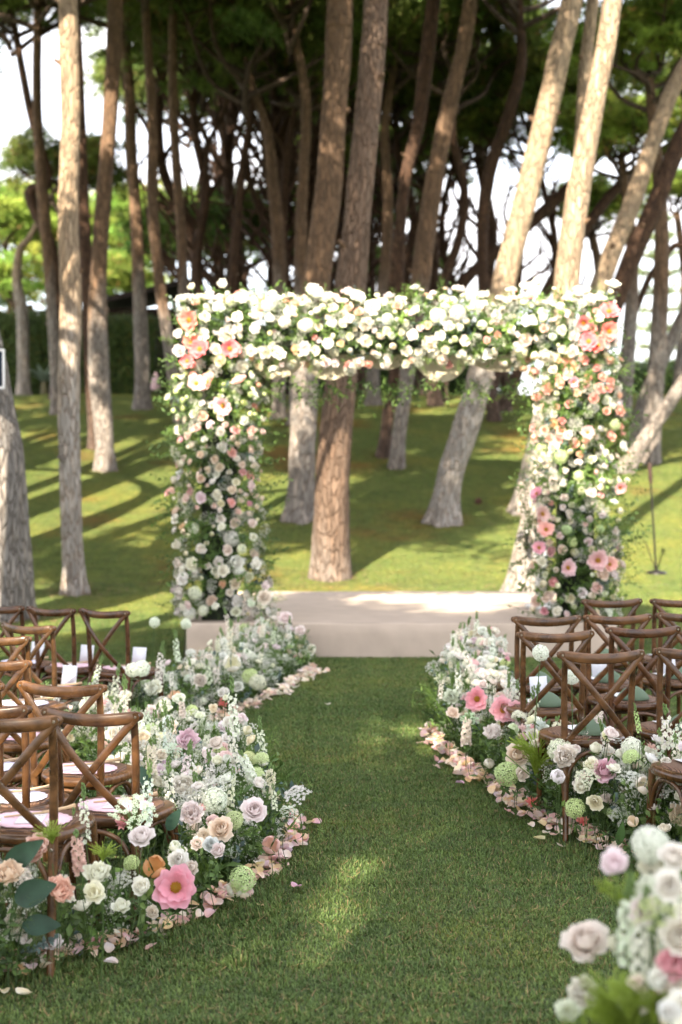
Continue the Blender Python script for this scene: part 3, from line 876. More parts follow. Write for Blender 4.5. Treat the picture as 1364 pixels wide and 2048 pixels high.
# unseen pines added beside the view, crowns placed to shade chosen lawn spots
for i, (gx, gy, rad, npad) in enumerate([(-3.6, 19.9, 1.3, 30), (.4, 22.9, 1.5, 26), (-1.8, 23.0, 1.2, 20), (1.6, 28.0, 2.1, 30), (-3.0, 32.5, 2.6, 40), (-7.0, 35, 3.0, 50), (2.5, 33.5, 2.2, 28),
                                         (-.5, 37.5, 2.6, 36), (6.0, 38, 2.8, 40), (-8.5, 29.5, 2.2, 30), (-1.5, 30.0, 2.2, 36), (-4.2, 38.5, 3.0, 50), (1.2, 25.6, 1.1, 18), (.4, 33.2, 1.8, 26), (.8, 41, 3, 44), (-8, 40, 3, 40), (-9.6, 44.2, 3.0, 75), (-6.4, 44.4, 2.6, 65), (-12, 44, 2.6, 50)]):
    zg = hgt(gx, gy); ztop = 9.0
    for _ in range(6):
        k = (ztop - zg) / -L[2]
        cx, cy = gx - L[0] * k, gy - L[1] * k
        ztop = 1.72 + .332 * cy + 2.3
    side = max(2.8, cy * .245 + 1.6)
    bx = -side if cx < 0 else side
    z0 = hgt(bx, cy)
    e = empty('pine_tree', (bx, cy, z0), 0, 'unseen tall pine added so its crown shades the lawn', 'pine tree', 'pines around the viewpoint')
    tp = np.array([cx - bx, 0, ztop - z0])
    gb, gf = crown_parts(90 + i, rad, 2.0, npad, .5, None, np.array([bx, cy, z0]) + tp, 7)
    link('trunk', trunk_geo([(0, 0, -.1), (0, 0, ztop * .5), (tp[0] * .10, .1, ztop * .80), (tp[0] * .5, .05, ztop * .95), tuple(tp)], [.22, .19, .15, .11, .07], 12, i).mesh('trunk', M_BARK), e)
    link('branch', gb.mesh('branches', M_BARKD), e, tuple(tp)); link('crown', gf.mesh('needles', M_NEEDLE, False), e, tuple(tp), color=(1, 1, 1))

# Norfolk Island pine at the far right
def norfolk():
    Y = 58
    b = PX(1318, 790, Y); z = hgt(b[0], Y)
    e = empty('norfolk_pine', (b[0], Y, z), 0, 'distant star shaped conifer with tiered flat branches at right', 'conifer')
    H = PX(1318, 392, Y)[2] - z
    link('trunk', trunk_geo([(0, 0, -.1), (0, 0, H * .5), (0, 0, H)], [.16, .1, .02], 8, 3, .5, .4).mesh('trunk', M_BARKP), e)
    r = np.random.RandomState(9)
    gb, gf = G(), G()
    P, C = [], []
    tiers = 11
    for t in range(tiers):
        zz = H * (.12 + .86 * t / tiers); reach = (1 - t / tiers) * 1.9 + .35
        for a in np.arange(6) * 6.283 / 6 + t * .5:
            tip = np.array([math.cos(a) * reach, math.sin(a) * reach, zz + reach * .18])
            path = catmull([(0, 0, zz), (math.cos(a) * reach * .5, math.sin(a) * reach * .5, zz - .02), tip], 7)
            gb.tube(path, np.linspace(.03, .01, 7), 4, (1, 1, 1), cap=False)
            for k in range(70):
                f = .25 + .75 * r.rand(); p = path[int(f * 6)] + r.randn(3) * .05
                d = np.array([math.cos(a), math.sin(a), .2]) * .4 + r.randn(3) * [.7, .7, .4]; d /= np.linalg.norm(d)
                s = np.cross(d, r.randn(3)); s /= np.linalg.norm(s)
                P.append([p - s * .025, p + s * .025, p + d * .28]); C.append([[.10, .13, .06, 1]] * 3)
    gf.tris(np.array(P), np.array(C).reshape(-1, 4))
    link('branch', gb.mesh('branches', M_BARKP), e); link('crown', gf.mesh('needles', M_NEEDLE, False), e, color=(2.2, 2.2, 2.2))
norfolk()

# ------------------------------------------------------------------ small plant pieces
def leaf_geo(g, M, ln, wd, c, fold=.25, bend=.3, tint=0.0, nv=4):
    v = np.linspace(0, 1, nv + 1)
    prof = np.sin(np.pi * np.clip(v, .02, .98) ** .8) ** .8
    P = np.zeros((3, nv + 1, 3))
    for i, u in enumerate((-1, 0, 1)):
        P[i, :, 0] = u * prof * wd / 2
        P[i, :, 1] = v * ln
        P[i, :, 2] = abs(u) * prof * wd / 2 * fold - bend * ln * v ** 2
    P = P @ M[:3, :3].T + M[:3, 3]
    sh = np.linspace(.85, 1.1, nv + 1)
    C = np.array([[[c[0] * s, c[1] * s, c[2] * s, tint] for s in sh] for _ in range(3)])
    g.grid(P, C.reshape(-1, 4))
def ydir(loc, d, up, sc=1.0):
    """4x4 with +y along d and +z near up"""
    d = np.asarray(d, float); d /= np.linalg.norm(d)
    x = np.cross(d, up); x /= np.linalg.norm(x) + 1e-9
    z = np.cross(x, d)
    M = np.eye(4); M[:3, 0] = x * sc; M[:3, 1] = d * sc; M[:3, 2] = z * sc; M[:3, 3] = loc
    return M
def sprig(seed, n=11, ln=.2, lf=.05, wd=.022, c=(.095, .165, .045), roundish=False, nv=2):
    r = np.random.RandomState(seed)
    g = G()
    bend = r.randn(2) * .05
    path = catmull([(0, 0, 0), (bend[0] * .4, bend[1] * .4, ln * .5), (bend[0] * 1.6, bend[1] * 1.6, ln)], 6)
    g.tube(path, np.linspace(.0022, .001, 6), 3, (c[0] * .9, c[1] * .9, c[2], .5), cap=False)
    for k in range(n):
        f = .15 + .85 * k / (n - 1)
        p = path[min(5, int(f * 5.01))]
        a = k * 2.4
        d = np.array([math.cos(a), math.sin(a), .5 + .5 * f]) + r.randn(3) * .2
        cc = np.array(c) * (.75 + .5 * r.rand())
        leaf_geo(g, ydir(p, d, (0, 0, 1)), lf * (.8 + .4 * r.rand()), wd, cc, .3, .35 * r.rand(), .6, nv)
    return g.arr()
SPRIGS = [sprig(1), sprig(2, 12, .22, .045, .02, (.08, .14, .035)), sprig(3, 10, .18, .055, .028, (.13, .21, .05)), sprig(4, 9, .2, .05, .016, (.065, .115, .035))]
EUC = [sprig(5, 12, .22, .042, .036, (.12, .17, .15)), sprig(6, 14, .26, .035, .03, (.10, .15, .13))]
def frond(seed, n=120, ln=.22, c=(.13, .23, .045)):
    r = np.random.RandomState(seed)
    g = G(); P = []
    g.tube(catmull([(0, 0, 0), (.01, 0, ln * .5), (.03, .01, ln)], 5), .0014, 3, (*np.array(c) * .9, .6), cap=False)
    for k in range(n):
        f = .2 + .8 * r.rand(); p = np.array([.03 * f * f, 0, ln * f]) + r.randn(3) * .022 * (1.2 - f * .5)
        d = np.array([r.randn() * .6, r.randn() * .6, .7 + .4 * r.rand()]); d /= np.linalg.norm(d)
        s = np.cross(d, r.randn(3)); s /= np.linalg.norm(s)
        P.append([p - s * .0009, p + s * .0009, p + d * .035])
    C = np.tile([*c, .6], (n * 3, 1)) * np.repeat(.7 + .6 * r.rand(n, 1), 3, 0); C[:, 3] = .6
    g.tris(P, C)
    return g.arr()
FRONDS = [frond(11), frond(12, 140, .26, (.15, .25, .05))]
def gyp(seed, n=90, rad=.075, white=(.80, .80, .74)):
    """a cloud of tiny white flowers on hair-thin stems"""
    r = np.random.RandomState(seed)
    g = G()
    u = r.randn(n, 3); u /= np.linalg.norm(u, axis=1)[:, None]; u[:, 2] = np.abs(u[:, 2]) * .9 - .2
    p = u * rad * (.55 + .45 * r.rand(n, 1)) + [0, 0, rad * .6]
    s = .0036 + .002 * r.rand(n)
    T_ = []
    for k in range(n):
        a = r.randn(3); a /= np.linalg.norm(a); b = np.cross(a, r.randn(3)); b /= np.linalg.norm(b); c_ = np.cross(a, b)
        for q in ((a, b), (b, c_), (a, c_)):
            T_.append([p[k] + q[0] * s[k] * 1.3, p[k] - q[0] * s[k] * .65 + q[1] * s[k] * 1.1, p[k] - q[0] * s[k] * .65 - q[1] * s[k] * 1.1])
    g.tris(T_, (*white, .0))
    S_ = []
    for k in range(0, n, 3):
        d = np.array([0, 0, -.02]); sd = np.array([.0007, .0007, 0])
        S_.append([d - sd, d + sd, p[k]])
    g.tris(S_, (.11, .16, .06, 0))
    return g.arr()
GYP = [gyp(21), gyp(22, 110, .085), gyp(23, 70, .06)]

# ------------------------------------------------------------------ flowers (each a shared mesh; +z is the way it faces)
def wrap_petal(g, th, spread, Rr, H, k, curl, r, c0, c1, nu=5, nv=5, ruff=.05, tint=1.0):
    u = np.linspace(-1, 1, nu)[:, None]; v = np.linspace(0, 1, nv + 1)[None]
    wv = np.sin(np.pi * (.13 + .74 * v)) ** .7
    ang = th + spread * u * wv
    edge = 1 - .13 * (np.abs(u) ** 2.5) * v
    rad = Rr * np.sin(np.minimum(v * k, 2.9)) * (1 + ruff * np.sin(u * 4 + th * 3) * v) + curl * Rr * np.maximum(0, v - .65) ** 1.5 * 2.2
    z = H * (v * edge) - curl * H * np.maximum(0, v - .7) ** 2 * 3.0 + ruff * H * .6 * np.sin(u * 3 + th * 5) * v ** 2
    P = np.stack([rad * np.cos(ang), rad * np.sin(ang), z], -1)
    t = np.broadcast_to(v ** .8, P.shape[:2])[..., None]
    C = np.array(c0) * (1 - t) + np.array(c1) * t
    C = np.concatenate([C, np.full(C.shape[:2] + (1,), tint)], -1)
    g.grid(P, C.reshape(-1, 4))
def sepals(g, r=.016):
    for a in range(5):
        leaf_geo(g, ydir((0, 0, -.002), (math.cos(a * 1.257), math.sin(a * 1.257), .15), (0, 0, 1)), r * 1.6, .012, (.09, .15, .04), .1, .1, 0, 2)
    g.tube([(0, 0, .002), (0, 0, -.03)], [.004, .0025], 5, (.09, .15, .04, 0))
def rose(seed, open_=.5, n=20, size=.045):
    r = np.random.RandomState(seed); g = G()
    for i in range(n):
        f = i / (n - 1)
        th = i * 2.4 + r.randn() * .15
        k = 2.55 - (1.0 + .45 * open_) * f
        Rr = size * (.22 + .78 * f ** .9) * (1 + .05 * r.randn())
        H = size * (1.12 - .40 * f ** 2 * (.5 + open_)) * (1 + .06 * r.randn())
        curl = max(0, f - .45) * (.3 + .6 * open_)
        sp = 1.25 - .55 * f
        wrap_petal(g, th, sp, Rr, H, k, curl, r, (.94, .88, .80) if f < .6 else (.97, .95, .90), (1, .99, .98), 5, 4, .05)
    sepals(g)
    return g.arr()
def bud(seed, size=.026, n=7):
    r = np.random.RandomState(seed); g = G()
    for i in range(n):
        f = i / (n - 1)
        wrap_petal(g, i * 2.4, 1.3, size * (.35 + .65 * f), size * (1.9 - .2 * f), 2.5, 0.03, r, (.82, .90, .72), (1, 1, .98), 4, 4, .03)
    sepals(g, .014)
    return g.arr()
def peony_open(seed, size=.075):
    r = np.random.RandomState(seed); g = G()
    for i in range(11):
        f = i / 10
        wrap_petal(g, i * 2.4 + r.randn() * .1, .80, size * (.62 + .38 * f), size * (.78 - .28 * f), 1.65 - .25 * f, .10 + .12 * f, r, (.96, .68, .66), (1, .97, .96), 7, 6, .09)
    for k in range(70):
        a = k * 2.4; q = math.sqrt((k + .5) / 70) * size * .26
        b = np.array([q * math.cos(a) * .6, q * math.sin(a) * .6, size * .10]); t = np.array([q * math.cos(a), q * math.sin(a), size * (.36 - .10 * (q / (size * .26)) ** 2) + r.randn() * .002])
        g.tube([b, t], [.0012, .0024], 4, (.60, .33, .04, 0))
    g.tube([(0, 0, .0), (0, 0, size * .2)], [size * .1, size * .05], 8, (.35, .38, .08, 0))
    sepals(g, .02)
    return g.arr()
def peony_full(seed, size=.055):
    r = np.random.RandomState(seed); g = G()
    for i in range(30):
        f = i / 29
        wrap_petal(g, i * 2.4 + r.randn() * .3, 1.0 - .3 * f, size * (.25 + .75 * f ** .8) * (1 + .08 * r.randn()), size * (1.15 - .35 * f) * (1 + .1 * r.randn()), 2.45 - .8 * f, .05 + .10 * f, r, (.97, .90, .86), (1, .985, .97), 5, 4, .16)
    sepals(g)
    return g.arr()
def tulip(seed, size=.03):
    r = np.random.RandomState(seed); g = G()
    for i in range(6):
        wrap_petal(g, i * 1.047 * 2.02, .95, size * (.85 + .15 * (i > 2)), size * 2.0, 2.35, .02, r, (.92, .88, .62), (1, .95, .93), 5, 6, .03)
    g.tube([(0, 0, .002), (0, 0, -.04)], [.004, .003], 5, (.12, .2, .06, 0))
    return g.arr()
def floret4(g, M, s, c, cup=.35, n=4, tint=1.0):
    for k in range(n):
        a = k * 2 * math.pi / n
        d = np.array([math.cos(a), math.sin(a), cup])
        sd = np.array([-math.sin(a), math.cos(a), 0])
        P = np.array([[0, 0, 0], d * s * .6 + sd * s * .42, d * s * 1.05, d * s * .6 - sd * s * .42])
        P = P @ M[:3, :3].T + M[:3, 3]
        g.quads(P, np.array([[c[0] * .8, c[1] * .9, c[2] * .75, tint]] + [[*c, tint]] * 3))
def hydrangea(seed, size=.06, n=85):
    r = np.random.RandomState(seed); g = G()
    for k in range(n):
        f = (k + .5) / n; z = 1 - 1.35 * f; q = math.sqrt(max(0, 1 - z * z)); a = k * 2.4
        d = np.array([q * math.cos(a), q * math.sin(a), z])
        p = d * size * (.92 + .12 * r.rand()) * [1, 1, .8]
        v = .88 + .14 * r.rand()
        floret4(g, basis(p, d + r.randn(3) * .2, r.rand() * 3), size * .235, (v, v, v * .95), .15)
    g.tube([(0, 0, size * .3), (0, 0, -.04)], [size * .55, .004], 8, (.10, .15, .05, 0))
    return g.arr()
def allium(seed, size=.043, n=190):
    r = np.random.RandomState(seed); g = G(); S_ = []
    for k in range(n):
        z = 1 - 2 * (k + .5) / n; q = math.sqrt(1 - z * z); a = k * 2.4
        d = np.array([q * math.cos(a), q * math.sin(a), z]) + r.randn(3) * .05; d /= np.linalg.norm(d)
        p = d * size * (.82 + .2 * r.rand())
        floret4(g, basis(p, d, r.rand() * 3), size * .17, (.95, .95, .90), .5, 5, .5)
        sd = np.cross(d, [.3, .5, .8]) * .0007
        S_.append([-sd, sd, p])
    g.tris(S_, (.18, .28, .10, 0))
    g.tube([(0, 0, size * .12), (0, 0, -size * .1)], size * .12, 6, (.2, .3, .1, 0))
    return g.arr()
def umbel(seed, size=.05, green=0.0, n=60, c=(.84, .86, .78)):
    """flat-topped lace flower: many little bunches on spokes"""
    r = np.random.RandomState(seed); g = G(); S_ = []
    T_ = []; CC = []
    for k in range(n):
        q = math.sqrt((k + .5) / n) * (1 + .10 * r.randn()); a = k * 2.4 + .25 * r.randn()
        p = np.array([q * math.cos(a) * size, q * math.sin(a) * size, size * .45 * (1 - q * q) + size * .05 * r.randn()])
        sd = np.array([-math.sin(a), math.cos(a), 0]) * .001
        S_.append([np.array([0, 0, -size * .8]) - sd, np.array([0, 0, -size * .8]) + sd, p])
        for j in range(9):
            o = np.array([math.cos(j * 2.4), math.sin(j * 2.4), 0]) * size * .125 * math.sqrt((j + .5) / 9) + [0, 0, .002 * r.rand()]
            pp = p + o + [0, 0, .003]
            s = size * .050
            for m in range(2):
                b = r.rand() * 3
                T_.append([pp + [math.cos(b) * s, math.sin(b) * s, 0], pp + [math.cos(b + 2.1) * s, math.sin(b + 2.1) * s, .001], pp + [math.cos(b + 4.2) * s, math.sin(b + 4.2) * s, .0005]])
            v = .8 + .25 * r.rand()
            CC += [[c[0] * v, c[1] * v, c[2] * v, 1]] * 6
    g.tris(T_, np.array(CC))
    g.tris(S_, (.13, .22, .07, 0))
    for k in range(9):
        a = k * .7
        leaf_geo(g, ydir((0, 0, -size * .8), (math.cos(a), math.sin(a), -.2), (0, 0, 1)), size * .6, .003, (.12, .2, .05), .1, .4, 0, 2)
    return g.arr()
def spike(seed, ln=.24, n=34, fl=.014, c=(1, 1, .98), top=.28):
    """larkspur / stock spike, florets thinning to green buds at the tip"""
    r = np.random.RandomState(seed); g = G()
    path = catmull([(0, 0, -.12), (r.randn() * .008, r.randn() * .008, ln * .4), (r.randn() * .015, r.randn() * .015, ln)], 8)
    g.tube(path, np.linspace(.003, .001, 8), 5, (.12, .19, .06, 0), cap=False)
    for k in range(n):
        f = k / n
        p = path[0] * 0 + [np.interp(f * ln, path[:, 2], path[:, 0]), np.interp(f * ln, path[:, 2], path[:, 1]), f * ln]
        a = k * 2.4
        d = np.array([math.cos(a), math.sin(a), .25])
        if f > 1 - top:
            s = .005 * (1.3 - f)/.3 * .6 + .002
            q = p + d * .008
            g.tube([q, q + [0, 0, s * 1.6], q + [0, 0, s * 3]], [s * .5, s, s * .2], 5, (.22, .33, .12, 0), cap=False)
        else:
            s = fl * (1.1 - .45 * f)
            q = p + d * (.010 + s * .3)
            for e in range(2):
                floret4(g, basis(q + d * e * .004, d + r.randn(3) * .2, r.rand() * 3), s * (1 - .3 * e), c, .45 + .3 * e, 5)
    return g.arr()
def carnation(seed, size=.024):
    r = np.random.RandomState(seed); g = G()
    for i in range(14):
        f = i / 13
        wrap_petal(g, i * 2.4, .7, size * (.3 + .7 * f), size * (1.1 - .4 * f), 1.9 - .5 * f, .2, r, (.8, .7, .65), (1, 1, 1), 5, 3, .3)
    sepals(g, .012)
    return g.arr()
def lime_burst(seed, ln=.12, n=90):
    r = np.random.RandomState(seed); g = G()
    for k in range(n):
        a = r.rand() * 6.28; t = .25 + .6 * r.rand()
        d = np.array([math.cos(a) * t, math.sin(a) * t, 1]); d /= np.linalg.norm(d)
        l_ = ln * (.6 + .5 * r.rand())
        pth = catmull([(0, 0, 0), d * l_ * .5 + [0, 0, .01], d * l_ + [math.cos(a) * .02, math.sin(a) * .02, -.005]], 4)
        g.tube(pth, [.0015, .0012, .0010, .0018], 3, (.34, .46, .07, 0), cap=False)
    return g.arr()
LIB = {}
def lib(name, arrs, mat=M_PETAL):
    LIB[name] = [mesh_from(name, a, mat) for a in arrs]
lib('rose', [rose(1, .35), rose(2, .6), rose(3, .9, 24), rose(4, .15, 14)])
lib('ranunculus', [rose(31, .2, 22, .036), rose(32, .5, 22, .034), rose(33, .1, 16, .032)])
lib('garden_rose', [rose(5, 1.0, 26, .052), rose(6, .8, 26, .052)])
lib('peony', [peony_full(7), peony_full(8)])
lib('open_peony', [peony_open(9), peony_open(10)])
lib('flower_bud', [bud(11), bud(12, .02, 6)])
lib('tulip', [tulip(13), tulip(14)])
lib('hydrangea', [hydrangea(15), hydrangea(16, .055, 75)])
lib('allium', [allium(17), allium(18)])
lib('lace_flower', [umbel(19), umbel(20, .045)])
lib('larkspur', [spike(21), spike(22, .28, 40), spike(23, .2, 28)])
lib('stock_flower', [spike(24, .16, 34, .017, (1, .97, .95), .15)])
lib('carnation', [carnation(25), carnation(26)])
lib('green_spray', [lime_burst(27), lime_burst(28, .1, 70)], M_LEAF)

WHITE = (.95, .93, .86); CREAM = (.93, .88, .72); BLUSH = (.94, .80, .73); PINK = (.90, .60, .60); CORAL = (.89, .33, .32)
PEACH = (.93, .68, .50); GREENW = (.72, .80, .46); SBL = (.91, .57, .49); SPK = (.89, .46, .45); LILAC = (.80, .64, .76); HOT = (.80, .24, .32); PALEP = (.95, .87, .82)
def vary(c, r, a=.07):
    return tuple(float(np.clip(x * (1 + a * r.randn() * .5) * (1 + a * .3 * r.randn()), 0, .95)) for x in c)
def flower(parent, org, kind, loc, d, sc, color, r):
    m = LIB[kind][r.randint(len(LIB[kind]))]
    M = basis(np.asarray(loc) - org, d, r.rand() * 6.28, sc)
    return link(kind, m, parent, mat4=M, color=vary(color, r))

# ------------------------------------------------------------------ stage
def build_stage():
    x0, x1, y0, y1, h = -1.44, 2.56, 13.2, 16.75, .32
    e = empty('stage', ((x0 + x1) / 2, (y0 + y1) / 2, 0), 0, 'low square stage wrapped in beige carpet under the flower arch', 'stage')
    cx, cy = e.location.x, e.location.y
    g = G()
    nx, ny = 40, 24
    # top with slight unevenness
    X = np.linspace(x0, x1, nx) - cx; Yv = np.linspace(y0, y1, ny) - cy
    P = np.array([[(x, y, h + .003 * noise.noise(Vector((x * 2, y * 2, 5)))) for y in Yv] for x in X])
    g.grid(P, (1, 1, 1))
    # wrinkled skirt on four sides, rounded at the top
    def side(a, b, nrm):
        n = 60; rows = [(0, h), (.006, h - .004), (.009, h - .015), (.010, h - .1), (.012, h * .5), (.013, .06), (.014, -.02)]
        Q = []
        for i in range(n + 1):
            t = i / n; p = np.array(a) * (1 - t) + np.array(b) * t; q = []
            for k, (o_, z) in enumerate(rows):
                wob = (.016 * noise.noise(Vector((p[0] * 1.7 + z * 3, p[1] * 1.7, z * 2.5))) + .007 * noise.noise(Vector((p[0] * 6 + z * 5, p[1] * 6, z * 4)))) * (k > 1)
                q.append((p[0] + nrm[0] * (o_ + wob), p[1] + nrm[1] * (o_ + wob), z))
            Q.append(q)
        return np.array(Q)
    a, b, c, d = (x0 - cx, y0 - cy), (x1 - cx, y0 - cy), (x1 - cx, y1 - cy), (x0 - cx, y1 - cy)
    link('carpet_top', g.mesh('stage_top', M_STAGE), e)
    for p, q, nn in ((a, b, (0, -1)), (b, c, (1, 0)), (c, d, (0, 1)), (d, a, (-1, 0))):
        s = G(); s.grid(side(p, q, nn), (1, 1, 1)); link('carpet_skirt', s.mesh('skirt', M_STAGE), e)
    return e
build_stage()

# ------------------------------------------------------------------ flower arch
AY = 13.62
def build_arch():
    org = np.array([.53, AY, .32])
    e = empty('flower_arch', tuple(org), 0, 'rectangular wedding arch smothered in white, blush and coral flowers on the stage', 'flower arch')
    r = np.random.RandomState(31)
    XL, XR, ZT = -1.52, 2.58, 3.30
    # timber frame inside the flowers
    def fr(lo, hi):
        g = G(); g.box(np.array(lo) - org, np.array(hi) - org, (1, 1, 1), .005); link('frame_post', g.mesh('post', M_CORE), e)
    PW = .30
    for xc in (-1.16, 2.24):
        fr((xc - .16, AY - .14, .32), (xc + .16, AY + .14, 3.0))
    fr((-1.32, AY - .13, 2.86), (2.40, AY + .13, 3.12))
    # surface samplers: returns point, outward direction
    def wob(t, s): return .07 * noise.noise(Vector((t * 1.3, s, 0)))
    def pillar(xc, hw, z0, z1, back=False):
        z = z0 + (z1 - z0) * r.rand()
        w_ = hw * (1 + .16 * noise.noise(Vector((z * 1.4, xc * 3, 0)))) + (.22 * max(0, .9 - z) if xc < 0 else .03)
        dp = .30
        a = r.uniform(-1.25, 1.25) if not back else r.uniform(1.6, 4.6)
        sx, cy_ = math.sin(a), math.cos(a)
        # superellipse section
        q = (abs(sx) ** 3 + abs(cy_) ** 3) ** (-1 / 3)
        p = np.array([xc + w_ * sx * q + (.10 * max(0, .9 - z) if xc < 0 else 0), AY - dp * cy_ * q, z])
        n_ = np.array([sx * .8, -cy_, .15]); return p, n_
    def beam(x0, x1, back=False):
        x = x0 + (x1 - x0) * r.rand()
        a = r.uniform(-1.0, 1.75) if not back else r.uniform(1.8, 3.6)      # -1 underside front .. 1.6 top
        c, s = math.cos(a), math.sin(a)
        q = (abs(s) ** 3 + abs(c) ** 3) ** (-1 / 3)
        hz = (.28 if s > 0 else .25) * (1 + .30 * noise.noise(Vector((x * 1.8, 2, 0))) + .30 * noise.noise(Vector((x * 6, 5, 0))))
        p = np.array([x, AY - .32 * c * q, 3.02 + hz * s * q])
        n_ = np.array([0, -c, s + .15]); return p, n_
    placed = []
    cell = {}
    def ok(p, rad):
        k = tuple((p / .15).astype(int))
        for i in (-1, 0, 1):
            for j in (-1, 0, 1):
                for m in (-1, 0, 1):
                    for (q, rq) in cell.get((k[0] + i, k[1] + j, k[2] + m), ()):
                        if np.linalg.norm(q - p) < (rad + rq) * .80: return False
        cell.setdefault(k, []).append((p, rad)); return True
    RAD = {'rose': .043, 'ranunculus': .034, 'garden_rose': .055, 'peony': .056, 'open_peony': .08, 'hydrangea': .062, 'flower_bud': .022, 'carnation': .026}
    cnt = {}
    def add(kind, p, n_, sc, col, force=False, out=.0):
        if cnt.get(kind, 0) >= 298: return False
        if not force:
            nz_ = noise.noise(Vector((p[0] * 3.2, p[1] * 2, p[2] * 3.2)))
            if nz_ < -.16 - .25 * r.rand(): return False
            sc *= 1.2 * (1 + .35 * nz_) * r.uniform(.85, 1.2)
            if not ok(p, RAD[kind] * sc): return False
        if force: ok(p, RAD[kind] * sc * .01); cell.setdefault(tuple((p / .15).astype(int)), []).append((p, RAD[kind] * sc))
        n_ = np.array(n_) / np.linalg.norm(n_)
        d = n_ + r.randn(3) * .28 + [0, -.15, .1]
        flower(e, org, kind, p + n_ * (out + .02 + .09 * r.rand() + (.07 if r.rand() < .15 else 0)), d, sc, col, r)
        cnt[kind] = cnt.get(kind, 0) + 1
        return True
    # open coral peonies where the photograph shows them
    for (px, py, s) in [(383, 643, 38), (385, 690, 34), (405, 703, 36), (462, 703, 36), (378, 725, 26), (397, 772, 32), (422, 766, 36), (485, 770, 30), (450, 813, 36),
                        (1214, 628, 36), (1214, 665, 34), (1160, 650, 30), (1172, 688, 34), (1192, 695, 30), (1145, 765, 20), (1072, 990, 26), (1078, 1030, 30), (1084, 1062, 30), (1074, 1097, 26),
                        (1130, 1137, 32), (1185, 1122, 38), (1215, 1130, 30), (1165, 870, 24), (1235, 977, 22)]:
        p = PX(px, py, AY - .36)
        add('open_peony', p, (0.1 * (-1 if px < 600 else 1), -1, .1), s * (AY - .36) / FPX / .135, vary(CORAL if py < 760 else (.93, .62, .64), r, .1), True, .01)
    def pick(opts):
        w_ = np.array([o[-1] for o in opts], float); return opts[r.choice(len(opts), p=w_ / w_.sum())]
    for k in range(2000):      # beam
        p, n_ = beam(XL, XR)
        kd, lo, hi, col, _ = pick([('rose', .85, 1.2, WHITE, 5), ('ranunculus', 1.0, 1.4, WHITE, 4), ('peony', .8, 1.05, WHITE, 3), ('hydrangea', .7, 1.15, WHITE, 3), ('hydrangea', .6, .9, CREAM, 1), ('ranunculus', .9, 1.2, CREAM, 2), ('rose', .6, 1.0, PALEP, 3), ('rose', .6, .9, PEACH, 1.2), ('rose', .6, 1.0, SBL, 2.2), ('carnation', .8, 1.2, SPK, .8),
                                   ('garden_rose', .7, .9, BLUSH, 1.2), ('flower_bud', .8, 1.2, CREAM, 3), ('carnation', .8, 1.1, BLUSH, 1.5)])
        if k > 1350: kd, lo, hi, col = ('flower_bud', .9, 1.4, WHITE) if k % 3 else ('carnation', .8, 1.2, PALEP)
        if k > 1500 and k % 2: continue
        add(kd, p, n_, r.uniform(lo, hi), col)
    def fill(xc, hw, z0, z1, n, opts):
        for k in range(n):
            p, n_ = pillar(xc, hw, z0, z1)
            kd, lo, hi, col, _ = pick(opts)
            add(kd, p, n_, r.uniform(lo, hi), col)
    HWL, HWR = .31, .32
    fill(-1.16, HWL, 2.2, 2.75, 120, [('rose', .5, .8, WHITE, 4), ('flower_bud', .8, 1.2, GREENW, 6), ('rose', .5, .8, SBL, 2), ('hydrangea', .5, .7, GREENW, 1)])
    fill(-1.16, HWL, 1.3, 2.25, 330, [('rose', .6, .95, PALEP, 2.5), ('ranunculus', .8, 1.2, BLUSH, 3), ('rose', .6, .9, PINK, 2.4), ('hydrangea', .6, .85, GREENW, 1.8), ('rose', .5, .8, WHITE, 2), ('flower_bud', .9, 1.4, BLUSH, 3), ('carnation', .8, 1.2, BLUSH, 2)])
    fill(-1.16, HWL, .38, 1.35, 260, [('rose', .8, 1.1, WHITE, 4), ('hydrangea', .7, .95, WHITE, 2.5), ('rose', .7, 1.0, PALEP, 3), ('peony', .7, .9, PALEP, .8), ('flower_bud', .8, 1.2, CREAM, 2), ('rose', .6, .8, PEACH, .6)])
    fill(2.24, HWR, 1.85, 2.80, 420, [('rose', .7, 1.1, WHITE, 3), ('ranunculus', .9, 1.3, WHITE, 3), ('rose', .6, .95, SBL, 5), ('rose', .6, .8, SPK, 1.2), ('hydrangea', .6, .95, GREENW, 1.5), ('peony', .7, .95, SBL, 1.5), ('rose', .5, .8, PEACH, 1.5), ('flower_bud', .9, 1.3, CREAM, 3), ('carnation', .9, 1.2, PEACH, 1.5)])
    fill(2.24, HWR, .95, 1.9, 170, [('rose', .5, .9, PALEP, 4), ('rose', .6, .8, PINK, 1.5), ('hydrangea', .6, .8, GREENW, 1.5), ('flower_bud', .9, 1.3, CREAM, 3), ('rose', .6, .8, WHITE, 1.5), ('carnation', .9, 1.2, BLUSH, 2)])
    fill(2.24, HWR, .36, 1.0, 190, [('rose', .6, 1.0, WHITE, 4), ('garden_rose', .7, .9, BLUSH, 1.5), ('rose', .5, .8, CREAM, 3), ('rose', .6, .9, PINK, 1), ('hydrangea', .6, .85, WHITE, 1.2), ('flower_bud', .9, 1.3, CREAM, 3)])
    # sparse flowers on the back
    for k in range(50):
        p, n_ = beam(XL, XR, True); add('rose', p, n_, r.uniform(.7, 1.1), WHITE)
    for xc in (-1.16, 2.24):
        for k in range(30):
            p, n_ = pillar(xc, HWL, .4, 2.7, True); add('peony', p, n_, r.uniform(.6, .9), PALEP)
